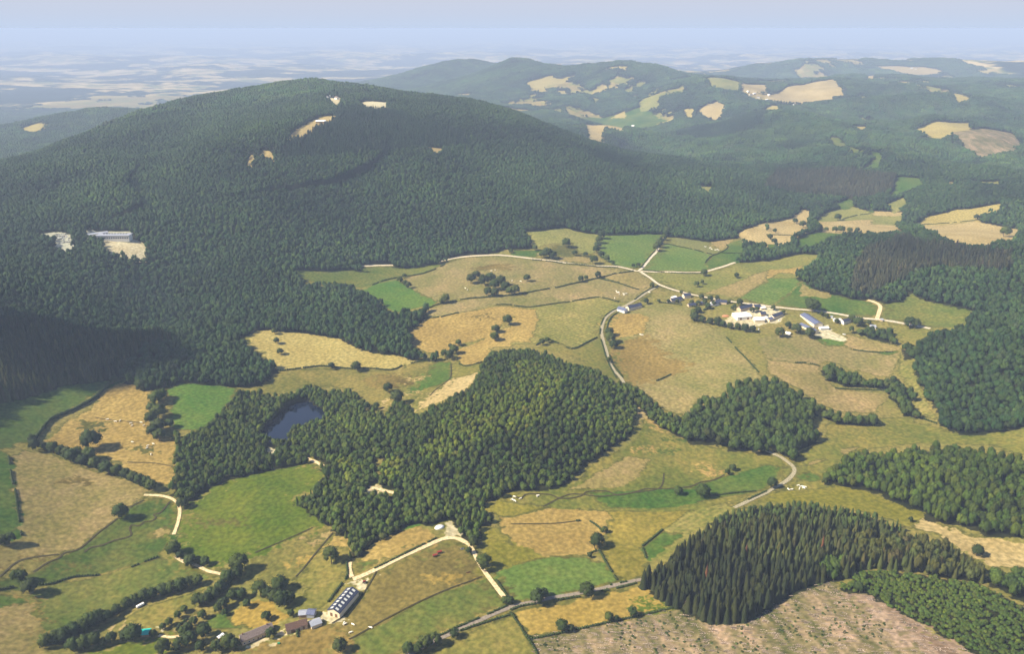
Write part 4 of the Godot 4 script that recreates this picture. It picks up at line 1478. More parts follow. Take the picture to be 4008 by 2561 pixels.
const RBF := [
	[-397.0,-495.0,476.001],
	[-236.0,-503.0,80.243],
	[-68.0,-499.0,400.015],
	[97.0,-492.0,109.336],
	[254.0,-479.0,558.112],
	[375.0,-468.0,357.167],
	[-441.0,-568.0,1602.474],
	[-335.0,-574.0,-419.514],
	[-223.0,-572.0,46.004],
	[-146.0,-560.0,18.828],
	[-73.0,-558.0,-600.07],
	[-1.0,-552.0,-93.853],
	[109.0,-574.0,-5.384],
	[-480.0,-713.0,48.318],
	[-424.0,-729.0,-76.923],
	[-339.0,-702.0,26.851],
	[-260.0,-698.0,-66.94],
	[-198.0,-709.0,-11.524],
	[-370.0,-654.0,30.015],
	[-67.0,-657.0,-639.768],
	[-23.0,-698.0,811.076],
	[84.0,-695.0,-52.403],
	[199.0,-730.0,237.826],
	[306.0,-772.0,401.904],
	[237.0,-794.0,-190.06],
	[139.0,-776.0,441.139],
	[-573.0,-885.0,1178.312],
	[-502.0,-846.0,-781.513],
	[-402.0,-911.0,-368.51],
	[-272.0,-896.0,392.31],
	[-285.0,-951.0,410.059],
	[-300.0,-868.0,6.995],
	[-238.0,-913.0,-43.171],
	[-319.0,-814.0,-157.338],
	[-170.0,-803.0,-261.587],
	[26.0,-982.0,-911.697],
	[64.0,-877.0,-1420.987],
	[-27.0,-844.0,-26.875],
	[-100.0,-829.0,149.83],
	[116.0,-875.0,463.362],
	[-2.0,-763.0,-1016.395],
	[21.0,-737.0,623.63],
	[-92.0,-739.0,-118.958],
	[-132.0,-708.0,254.613],
	[-46.0,-716.0,524.885],
	[-15.0,-1121.0,273.613],
	[143.0,-1008.0,625.738],
	[61.0,-1121.0,370.229],
	[-248.0,-1075.0,-305.771],
	[-146.0,-989.0,16.369],
	[-61.0,-1025.0,858.275],
	[-299.0,-1033.0,-204.953],
	[-69.0,-1173.0,-287.583],
	[30.0,-1141.0,-379.208],
	[127.0,-1146.0,-104.265],
	[229.0,-1004.0,235.186],
	[223.0,-1141.0,-119.17],
	[225.0,-924.0,793.818],
	[366.0,-1196.0,23.13],
	[497.0,-1100.0,-123.806],
	[471.0,-945.0,27.016],
	[511.0,-911.0,248.679],
	[315.0,-945.0,-980.073],
	[333.0,-879.0,-1543.119],
	[255.0,-871.0,-192.826],
	[284.0,-824.0,505.202],
	[373.0,-869.0,953.671],
	[590.0,-979.0,383.007],
	[669.0,-985.0,-1325.633],
	[606.0,-866.0,-343.161],
	[517.0,-880.0,574.988],
	[588.0,-1095.0,705.999],
	[444.0,-780.0,-131.454],
	[479.0,-723.0,-1696.441],
	[478.0,-648.0,-2009.149],
	[378.0,-732.0,477.669],
	[446.0,-653.0,1603.284],
	[469.0,-624.0,1958.545],
	[562.0,-785.0,941.675],
	[293.0,-683.0,-314.741],
	[220.0,-647.0,-214.077],
	[150.0,-595.0,-12.621],
	[261.0,-591.0,-281.774],
	[352.0,-629.0,-724.934],
	[397.0,-599.0,628.719],
	[162.0,-520.0,31.872],
	[263.0,-546.0,103.285],
	[344.0,-536.0,-495.447],
	[411.0,-533.0,-650.579],
	[230.0,-1411.0,-27.806],
	[-19.0,-1401.0,-25.739],
	[-69.0,-1512.0,64.664],
	[-283.0,-1462.0,355.525],
	[-346.0,-1384.0,79.243],
	[-180.0,-1275.0,-437.896],
	[173.0,-1625.0,249.903],
	[361.0,-1597.0,-193.318],
	[485.0,-1671.0,181.212],
	[718.0,-1984.0,47.259],
	[362.0,-1315.0,9.194],
	[533.0,-1391.0,373.764],
	[569.0,-1202.0,-586.256],
	[679.0,-1156.0,709.939],
	[610.0,-1397.0,-348.673],
	[766.0,-1487.0,127.545],
	[811.0,-1675.0,-271.122],
	[774.0,-1283.0,96.549],
	[822.0,-1249.0,-446.356],
	[1007.0,-1553.0,-69.047],
	[930.0,-1729.0,165.0],
	[1053.0,-1782.0,145.809],
	[789.0,-1842.0,111.247],
	[947.0,-1974.0,-140.264],
	[848.0,-2136.0,-0.349],
	[1091.0,-2055.0,135.091],
	[1232.0,-1929.0,-120.28],
	[-522.0,-1352.0,-409.338],
	[-555.0,-1239.0,233.267],
	[-422.0,-1254.0,-135.583],
	[-336.0,-1187.0,-226.01],
	[-390.0,-1141.0,487.585],
	[-233.0,-1167.0,120.15],
	[-227.0,-1254.0,401.336],
	[-430.0,-988.0,0.482],
	[-491.0,-1075.0,-517.334],
	[-523.0,-1008.0,-53.047],
	[-730.0,-1418.0,-354.414],
	[-824.0,-1442.0,291.537],
	[-756.0,-1242.0,-356.629],
	[-660.0,-1246.0,462.964],
	[-648.0,-1091.0,-172.19],
	[-636.0,-961.0,-5.104],
	[-610.0,-866.0,1105.869],
	[-642.0,-850.0,-2030.97],
	[-587.0,-726.0,-924.995],
	[-562.0,-780.0,1705.401],
	[-499.0,-614.0,-588.756],
	[-655.0,-1371.0,166.212],
	[-577.0,-1132.0,261.737],
	[-1021.0,-2042.0,198.065],
	[-971.0,-2336.0,188.038],
	[-946.0,-2624.0,222.026],
	[-874.0,-2944.0,87.111],
	[-793.0,-3102.0,-223.786],
	[-524.0,-2915.0,-45.624],
	[-287.0,-2760.0,59.714],
	[-184.0,-1688.0,-99.834],
	[-199.0,-1850.0,-83.232],
	[-218.0,-2064.0,-176.421],
	[-307.0,-2356.0,47.162],
	[-517.0,-1601.0,-106.311],
	[-563.0,-1772.0,-159.027],
	[-606.0,-2116.0,-89.804],
	[-381.0,-1790.0,25.19],
	[-349.0,-1614.0,2.032],
	[-726.0,-1699.0,214.199],
	[-902.0,-1689.0,-82.085],
	[-5.0,-2336.0,-36.659],
	[108.0,-2145.0,-64.79],
	[-4.0,-1939.0,305.933],
	[325.0,-2076.0,36.489],
	[-143.0,-2696.0,-181.646],
	[62.0,-2635.0,-80.456],
	[261.0,-2562.0,-82.9],
	[386.0,-2490.0,97.122],
	[558.0,-2118.0,-32.412],
	[90.0,-1742.0,-182.355],
	[389.0,-1834.0,-68.004],
	[-1230.0,-1941.0,-140.318],
	[-1164.0,-2360.0,-376.561],
	[-1071.0,-2598.0,-229.514],
	[-963.0,-2891.0,-102.901],
	[284.0,-3756.0,57.368],
	[460.0,-3602.0,96.667],
	[552.0,-3055.0,123.169],
	[665.0,-2548.0,11.937],
	[664.0,-3226.0,-134.535],
	[939.0,-3032.0,-117.634],
	[870.0,-2367.0,68.038],
	[1017.0,-2427.0,-95.246],
	[1237.0,-2494.0,-15.276],
	[1638.0,-2876.0,-29.522],
	[1662.0,-2664.0,0.24],
	[1287.0,-3116.0,47.845],
	[1778.0,-3460.0,37.412],
	[2300.0,-3748.0,2.885],
	[1346.0,-3762.0,-4.163],
	[909.0,-3965.0,-70.265],
	[683.0,-4498.0,158.856],
	[234.0,-4751.0,-22.508],
	[1392.0,-4592.0,47.371],
	[1088.0,-4810.0,-166.083],
	[1685.0,-4436.0,-34.574],
	[2204.0,-5836.0,-129.459],
	[642.0,-5638.0,-358.37],
	[1096.0,-5482.0,-51.377],
	[275.0,-5670.0,-295.296],
	[-13.0,-6443.0,-1099.344],
	[-452.0,-7248.0,-377.668],
	[406.0,-5483.0,529.372],
	[-181.0,-6613.0,877.778],
	[2679.0,-5912.0,-138.784],
	[2538.0,-7809.0,-571.921],
	[4088.0,-7774.0,-71.188],
	[5542.0,-9244.0,-84.723],
	[3108.0,-5596.0,13.113],
	[-1200.0,-4500.0,-64.932],
	[-1770.0,-3700.0,174.703],
	[-220.0,-4000.0,9.941],
	[353.0,-3400.0,-21.449],
	[-1602.0,-4300.0,20.317],
	[-2001.0,-2900.0,-68.04],
	[-2600.0,-3500.0,-48.792],
	[-2325.0,-3650.0,91.546],
	[-2147.0,-3850.0,-80.828],
	[-1980.0,-4050.0,-343.987],
	[-1875.0,-4300.0,117.254],
	[-2771.0,-4350.0,40.915],
	[-2565.0,-4600.0,67.897],
	[-2368.0,-4950.0,7.516],
	[-3120.0,-4200.0,49.356],
	[-1974.0,-5300.0,-32.678],
	[-4775.0,-6000.0,2.787],
	[-3822.0,-6000.0,-3.288],
	[-3109.0,-6500.0,-12.216],
	[-1867.0,-7000.0,120.113],
	[-7162.0,-9000.0,-5.173],
	[-4781.0,-9000.0,-13.711],
	[-2400.0,-9000.0,7.203],
	[-578.0,-10500.0,12.934],
	[1644.0,-10500.0,44.812],
	[4633.0,-11000.0,70.204],
	[7277.0,-11500.0,8.848],
	[7600.0,-9000.0,10.944],
	[-594.0,-5500.0,137.35],
	[-1779.0,-9500.0,37.35],
	[-1272.0,-1000.0,127.739],
	[-3180.0,-2500.0,-64.614],
	[-1697.0,-1600.0,-64.782],
	[1056.0,-1000.0,185.541],
	[2640.0,-2500.0,0.522],
	[5810.0,-5000.0,7.649],
	[0.0,-250.0,212.889],
	[-223.0,-350.0,-126.026],
	[221.0,-350.0,-503.946],
	[-477.0,-500.0,-988.575],
	[570.0,-600.0,-295.496],
	[-1497.0,-2350.0,322.799],
	[-1720.0,-2700.0,58.566],
	[-1431.0,-2450.0,-40.231],
	[-1636.0,-2800.0,17.078],
	[-1381.0,-2600.0,14.986],
	[-1567.0,-2950.0,100.118],
	[-1315.0,-2750.0,70.365],
	[-1483.0,-3100.0,120.607],
	[-1234.0,-2900.0,-177.664],
	[-1611.0,-2300.0,10.714],
	[-1211.0,-3250.0,7.314],
	[705.0,-6800.0,-113.287],
	[350.0,-6900.0,170.575],
	[1065.0,-6800.0,22.642],
	[1383.0,-6600.0,-49.67],
	[-17.0,-8200.0,38.081],
	[-506.0,-9200.0,-64.077],
	[323.0,-6350.0,355.971],
	[1797.0,-5700.0,177.02],
	[2487.0,-6300.0,115.769],
	[1601.0,-6100.0,43.592],
	[3032.0,-7200.0,70.219],
	[2397.0,-7600.0,488.771],
	[1634.0,-7800.0,61.548],
	[3689.0,-7000.0,91.241],
	[311.0,-3000.0,165.788],
	[454.0,-2900.0,35.555],
	[587.0,-2800.0,84.835],
	[-8584.0,-6000.0,5.867],
	[-14307.0,-10000.0,-2.145],
	[13735.0,-10000.0,-5.322],
]
const RBF0 := -42.92028877963072
const KINDS := ["default", "brown", "brownrush", "clearcut", "clearcut2", "earth", "earth2", "gold", "gold2", "goldrush", "gravel", "green", "greyolive", "hay", "lime", "meadow", "mown", "olive", "olivegreen", "orange", "pale", "paleolive", "pasture", "rough", "rushes", "rushy", "scrub", "scrubgreen", "streak", "strip", "tan", "tanolive", "valley", "vivid", "vivid2", "water", "wet", "wide", "wide2", "yard", "yellow"]
const WOODKINDS := ["belt", "broad", "brownconifer", "forest", "hill", "knoll", "lower", "mixed", "mountconifer", "scrubwood", "slope", "spring", "spruce", "youngtop"]
const FIELDS := [
	[30,-534,-755,-533,-777,-514,-781,-462,-761,-410,-747,-382,-733,-378,-722,-390,-694,-400,-660,-407,-631,-421,-617,-442,-604,-444,-578,-461,-555,-486,-595,-465,-614,-457,-633,-493,-689],
	[11,-576,-743,-550,-762,-537,-757,-493,-689,-457,-633,-467,-619,-487,-598],
	[15,-573,-748,-627,-838,-618,-883,-579,-951,-521,-984,-511,-957,-529,-928,-535,-887,-545,-851,-540,-802,-546,-774],
	[19,-523,-924,-510,-954,-489,-954,-461,-936,-438,-867,-396,-833,-356,-734,-376,-741,-440,-778,-478,-795,-516,-797,-529,-793,-528,-847,-517,-889],
	[33,-447,-937,-434,-960,-401,-965,-364,-961,-356,-930,-367,-875,-370,-855,-401,-851,-424,-886,-427,-921],
	[14,-286,-769,-235,-786,-204,-764,-206,-746,-222,-714,-186,-669,-239,-627,-268,-610,-314,-640,-326,-659,-336,-699,-330,-711,-318,-740],
	[36,-375,-713,-357,-720,-341,-699,-329,-662,-329,-626,-360,-608,-391,-595,-405,-581,-453,-550,-459,-559,-443,-575,-424,-592,-414,-617,-405,-630,-399,-657,-392,-681,-387,-698],
	[18,-405,-581,-355,-608,-329,-626,-307,-621,-285,-614,-262,-597,-295,-592,-323,-567,-364,-540,-372,-518,-386,-535,-406,-558,-413,-564],
	[30,-441,-530,-418,-549,-409,-557,-404,-555,-373,-518,-361,-487,-407,-475],
	[11,-453,-550,-413,-564,-409,-560,-417,-548,-442,-531],
	[1,-419,-557,-413,-564,-406,-558,-373,-518,-377,-517,-409,-557],
	[28,-326,-535,-311,-560,-272,-580,-269,-560,-282,-543,-289,-533,-322,-526,-333,-520],
	[5,-332,-521,-327,-536,-322,-542,-320,-536,-324,-526],
	[30,-279,-525,-276,-538,-262,-553,-262,-548,-270,-530,-269,-521],
	[11,-258,-534,-245,-554,-227,-536,-223,-529,-245,-529],
	[7,-229,-533,-236,-550,-228,-566,-220,-564,-204,-558,-188,-543,-191,-534,-210,-530],
	[14,-338,-490,-328,-504,-316,-513,-289,-520,-285,-515,-281,-492],
	[23,-238,-626,-188,-667,-174,-659,-172,-654,-182,-624,-193,-591,-204,-588,-222,-589,-234,-592],
	[30,-192,-649,-174,-659,-173,-654,-181,-633,-187,-636],
	[17,-171,-654,-152,-640,-149,-608,-146,-588,-150,-569,-155,-556,-161,-548,-184,-543,-182,-553,-178,-574,-194,-581,-193,-591,-190,-601,-180,-624],
	[19,-170,-652,-152,-640,-151,-623,-162,-632,-175,-630],
	[19,-142,-591,-136,-607,-142,-621,-133,-637,-116,-651,-94,-662,-81,-656,-72,-645,-103,-612,-121,-594,-134,-586],
	[11,-143,-603,-130,-607,-124,-605,-133,-590,-140,-589],
	[33,-116,-651,-114,-658,-97,-669,-94,-663,-109,-656],
	[22,-120,-593,-98,-613,-64,-642,-57,-642,-41,-632,-27,-590,-77,-553,-130,-512,-140,-522,-149,-530,-136,-539],
	[18,-129,-511,-77,-553,-27,-587,-5,-549,-57,-513,-84,-502,-122,-480],
	[1,-212,-509,-173,-525,-148,-529,-137,-516,-136,-487,-206,-490],
	[17,-74,-486,-47,-509,-1,-537,-1,-540,11,-513,19,-484],
	[40,-36,-689,-12,-716,-1,-720,52,-717,76,-719,64,-711,-1,-682,-14,-683],
	[19,-18,-681,-1,-682,47,-701,81,-719,99,-697,91,-667,84,-629,69,-620,35,-619,19,-629,-1,-641,-9,-653],
	[40,-35,-662,-16,-663,-7,-651,-1,-641,33,-619,-1,-604,-18,-597,-26,-622],
	[34,-18,-595,-1,-604,33,-618,70,-616,84,-608,91,-583,58,-570,13,-552,-6,-554],
	[25,98,-694,149,-697,178,-707,181,-694,162,-675,140,-658,120,-633,122,-609,110,-586,92,-582,84,-626],
	[29,121,-631,142,-656,188,-706,230,-719,254,-725,230,-699,195,-664,158,-632,125,-612],
	[11,121,-631,142,-656,161,-649,125,-612],
	[8,-1,-540,107,-577,115,-568,130,-544,59,-522,16,-511,10,-514],
	[14,104,-567,130,-544,109,-540,105,-554],
	[3,11,-513,59,-522,136,-542,150,-530,163,-528,183,-526,210,-543,210,-543,268,-567,275,-550,291,-545,307,-519,338,-468,343,-456,19,-484],
	[4,265,-550,290,-543,307,-518,338,-468,343,-456,299,-459,290,-507,275,-531],
	[20,399,-671,385,-664,378,-652,403,-638,408,-601,424,-583,484,-577,497,-596,465,-618,428,-639],
	[40,251,-713,280,-702,343,-685,381,-656,401,-672,406,-685,377,-713,365,-726,337,-739,319,-751,300,-749,265,-724],
	[32,382,-871,461,-889,487,-889,524,-832,586,-825,628,-803,587,-738,553,-769,536,-800,478,-824,395,-810,344,-771,333,-752,336,-736,300,-729,274,-730,286,-746,311,-769,322,-804,365,-830,379,-866],
	[11,308,-760,325,-770,331,-761,330,-750,315,-746],
	[30,321,-779,338,-791,351,-791,335,-782],
	[30,369,-806,376,-813,398,-817,373,-800],
	[30,352,-1027,387,-1019,423,-1016,414,-993,417,-976,423,-957,485,-951,483,-940,452,-901,406,-894,383,-904,379,-918,360,-958,340,-985],
	[31,360,-1106,412,-1122,448,-1112,482,-1083,492,-1073,550,-1055,533,-1029,508,-988,489,-999,456,-1027,435,-1034,421,-1019,387,-1019,353,-1030],
	[30,498,-1123,524,-1102,545,-1085,557,-1067,548,-1060,492,-1073,484,-1086],
	[11,450,-1113,488,-1095,482,-1083,461,-1082,445,-1098],
	[11,515,-1066,547,-1061,547,-1056,530,-1052],
	[29,539,-1038,547,-1002,532,-959,527,-927,516,-875,499,-904,508,-932,520,-963,525,-1000],
	[37,148,-1185,171,-1217,225,-1250,304,-1228,277,-1173,315,-1144,318,-1100,330,-988,325,-969,281,-951,277,-929,229,-916,220,-885,189,-894,174,-931,146,-982,143,-1073,141,-1116],
	[19,153,-1197,170,-1213,202,-1212,217,-1198,199,-1135,168,-1129,147,-1126,144,-1155],
	[1,157,-1120,198,-1128,209,-1113,223,-1059,249,-1025,166,-958,146,-982,143,-1073],
	[29,-2,-1235,29,-1232,144,-1275,175,-1256,170,-1230,146,-1193,132,-1134,86,-1082,57,-1113,36,-1096,-2,-1098],
	[19,-2,-1231,39,-1224,40,-1180,25,-1100,-2,-1106],
	[17,40,-1083,57,-1109,86,-1078,131,-1126,133,-1045,141,-984,129,-972,102,-1030,71,-1060],
	[31,-2,-1279,25,-1295,116,-1351,154,-1375,217,-1315,237,-1325,252,-1331,207,-1270,184,-1256,144,-1275,29,-1236,-2,-1239],
	[30,158,-1381,221,-1409,230,-1406,249,-1353,237,-1325,217,-1315],
	[31,-197,-1409,-168,-1428,-130,-1474,-93,-1507,-2,-1496,-2,-1496,78,-1469,222,-1413,156,-1381,114,-1351,25,-1295,-2,-1279,-2,-1279,-100,-1266,-121,-1249,-172,-1326,-197,-1382],
	[33,-247,-1362,-209,-1388,-190,-1355,-158,-1299,-125,-1254,-134,-1233,-143,-1238,-171,-1228,-190,-1217,-208,-1248,-231,-1282,-260,-1325],
	[18,-386,-1383,-297,-1432,-281,-1454,-229,-1475,-210,-1467,-132,-1478,-168,-1428,-197,-1409,-247,-1362,-266,-1340,-298,-1350,-366,-1344],
	[31,-136,-1225,-99,-1257,-2,-1279,-2,-1239,-25,-1238,-85,-1207,-137,-1194],
	[19,-143,-1191,-87,-1207,-25,-1234,-2,-1235,-2,-1199,-34,-1126,-78,-1108,-95,-1086,-106,-1069,-150,-1104,-165,-1149],
	[19,-80,-1088,-34,-1130,-2,-1161,-1,-1090,-29,-1089,-42,-1032,-62,-1021,-80,-1043],
	[13,-398,-1138,-366,-1143,-356,-1136,-341,-1142,-307,-1138,-264,-1123,-234,-1098,-206,-1080,-171,-1071,-129,-1057,-159,-1038,-168,-1029,-270,-1034,-322,-1009,-344,-1035,-358,-1066,-377,-1069],
	[23,-338,-964,-333,-984,-317,-1013,-268,-1028,-168,-1026,-152,-1042,-108,-1056,-86,-1041,-83,-977,-108,-906,-164,-896,-192,-928,-214,-973,-253,-984,-288,-975,-313,-954],
	[11,-115,-1053,-86,-1041,-83,-977,-100,-960,-129,-950,-134,-970,-117,-998],
	[5,-141,-1000,-134,-1006,-123,-992,-130,-979],
	[5,-143,-953,-136,-959,-128,-949,-133,-939],
	[5,-169,-922,-161,-939,-153,-934,-161,-904],
	[20,-83,-977,-59,-978,-42,-1019,-42,-979,-57,-922,-96,-894,-119,-886,-119,-911,-98,-940],
	[17,-86,-1037,-72,-1031,-62,-1020,-42,-1028,-45,-991,-60,-979,-81,-981],
	[32,158,-879,203,-830,243,-816,288,-803,304,-794,307,-773,286,-743,264,-722,181,-694,95,-695,-12,-703,21,-727,72,-743,79,-761,105,-785,144,-828,154,-854],
	[11,76,-724,122,-731,168,-739,255,-729,184,-708,161,-703,101,-699,84,-718],
	[11,189,-742,231,-763,250,-773,283,-785,300,-780,284,-750,249,-727,199,-727],
	[30,54,-726,103,-766,130,-794,153,-788,137,-758,111,-737],
	[6,205,-786,221,-782,232,-770,225,-761,210,-767],
	[6,142,-808,153,-822,155,-808,147,-799],
	[6,160,-875,172,-871,186,-848,179,-844,167,-858],
	[27,164,-804,179,-815,187,-807,176,-796],
	[27,179,-836,197,-834,196,-827,180,-823],
	[21,26,-1627,106,-1672,142,-1676,184,-1661,173,-1596,160,-1522,132,-1533,119,-1587,79,-1573,34,-1535],
	[11,2,-1531,52,-1530,45,-1493,-2,-1508],
	[30,86,-1504,130,-1510,153,-1489,146,-1462,85,-1473],
	[26,61,-1534,79,-1567,118,-1581,124,-1538,152,-1522,150,-1502,86,-1501],
	[34,190,-1655,296,-1699,327,-1707,309,-1630,282,-1544,241,-1438,196,-1444,168,-1503,177,-1590],
	[12,338,-1682,380,-1660,409,-1632,398,-1574,412,-1552,437,-1577,393,-1523,320,-1615],
	[30,411,-1632,469,-1657,442,-1594,412,-1552],
	[34,317,-1623,389,-1523,366,-1469,357,-1418,308,-1409,241,-1425,289,-1551],
	[11,370,-1475,391,-1516,435,-1569,439,-1602,473,-1640,524,-1611,453,-1523,428,-1467,360,-1424],
	[38,236,-1406,347,-1408,419,-1454,481,-1468,480,-1462,551,-1497,609,-1491,560,-1438,513,-1385,496,-1338,494,-1327,426,-1232,411,-1229,411,-1229,373,-1262,326,-1296,303,-1297,258,-1342],
	[30,359,-1322,413,-1365,464,-1410,448,-1355,376,-1267,326,-1296],
	[19,466,-1416,497,-1410,531,-1420,508,-1373,484,-1393,448,-1355],
	[16,374,-1267,444,-1343,450,-1361,500,-1356,494,-1327,423,-1233,411,-1229,412,-1234],
	[11,426,-1232,505,-1336,507,-1295,560,-1236,578,-1221,577,-1198,564,-1174,516,-1190,486,-1208],
	[30,499,-1325,505,-1290,529,-1264,513,-1248,476,-1269],
	[18,589,-1215,634,-1234,654,-1244,656,-1215,713,-1147,685,-1136,662,-1093,625,-1120,598,-1150,572,-1169],
	[17,574,-1151,620,-1109,582,-1064,574,-1068,566,-1094,569,-1119],
	[39,320,-1165,349,-1202,365,-1219,395,-1235,412,-1231,411,-1227,429,-1205,417,-1168,400,-1157,391,-1161,376,-1145,336,-1151],
	[39,436,-1148,449,-1123,451,-1112,482,-1096,491,-1103,480,-1130,481,-1155,471,-1144,459,-1130],
	[33,448,-1112,488,-1095,483,-1085,462,-1084],
	[39,-146,-577,-141,-584,-127,-588,-127,-576,-129,-567,-139,-573],
	[39,-160,-537,-157,-546,-139,-539,-141,-533,-147,-530,-154,-532],
	[39,-67,-671,-58,-671,-50,-649,-52,-645,-64,-643,-68,-653],
	[39,-169,-535,-160,-537,-154,-532,-161,-532],
	[39,-216,-506,-213,-512,-206,-517,-197,-520,-198,-515,-204,-511,-214,-506],
	[39,-190,-524,-186,-528,-182,-520,-188,-521],
	[39,-297,-533,-290,-533,-280,-523,-283,-520,-289,-527],
	[24,-511,-859,-499,-864,-484,-856,-485,-846,-494,-840,-507,-847],
	[24,-427,-805,-424,-819,-411,-811,-409,-798,-420,-796],
	[24,-406,-602,-401,-614,-392,-608,-394,-601,-402,-597],
	[2,-449,-586,-446,-599,-430,-613,-417,-621,-420,-615,-440,-602,-444,-586],
	[24,-329,-692,-298,-681,-264,-674,-252,-670,-284,-670,-306,-673],
	[2,-353,-657,-345,-672,-335,-665,-346,-657],
	[2,-472,-728,-465,-744,-451,-739,-459,-722],
	[9,-76,-584,-63,-598,-49,-595,-52,-580,-68,-576],
	[2,-200,-990,-186,-1017,-148,-1011,-138,-989,-164,-967,-185,-967],
	[2,-78,-1447,-43,-1460,-2,-1456,-2,-1409,-32,-1425,-71,-1425],
	[2,-70,-1199,-40,-1210,-44,-1180],
	[30,-355,-659,-348,-670,-341,-672,-333,-662,-345,-654],
	[9,-203,-612,-194,-621,-183,-618,-190,-607],
	[24,-202,-655,-194,-657,-184,-631,-194,-636],
]
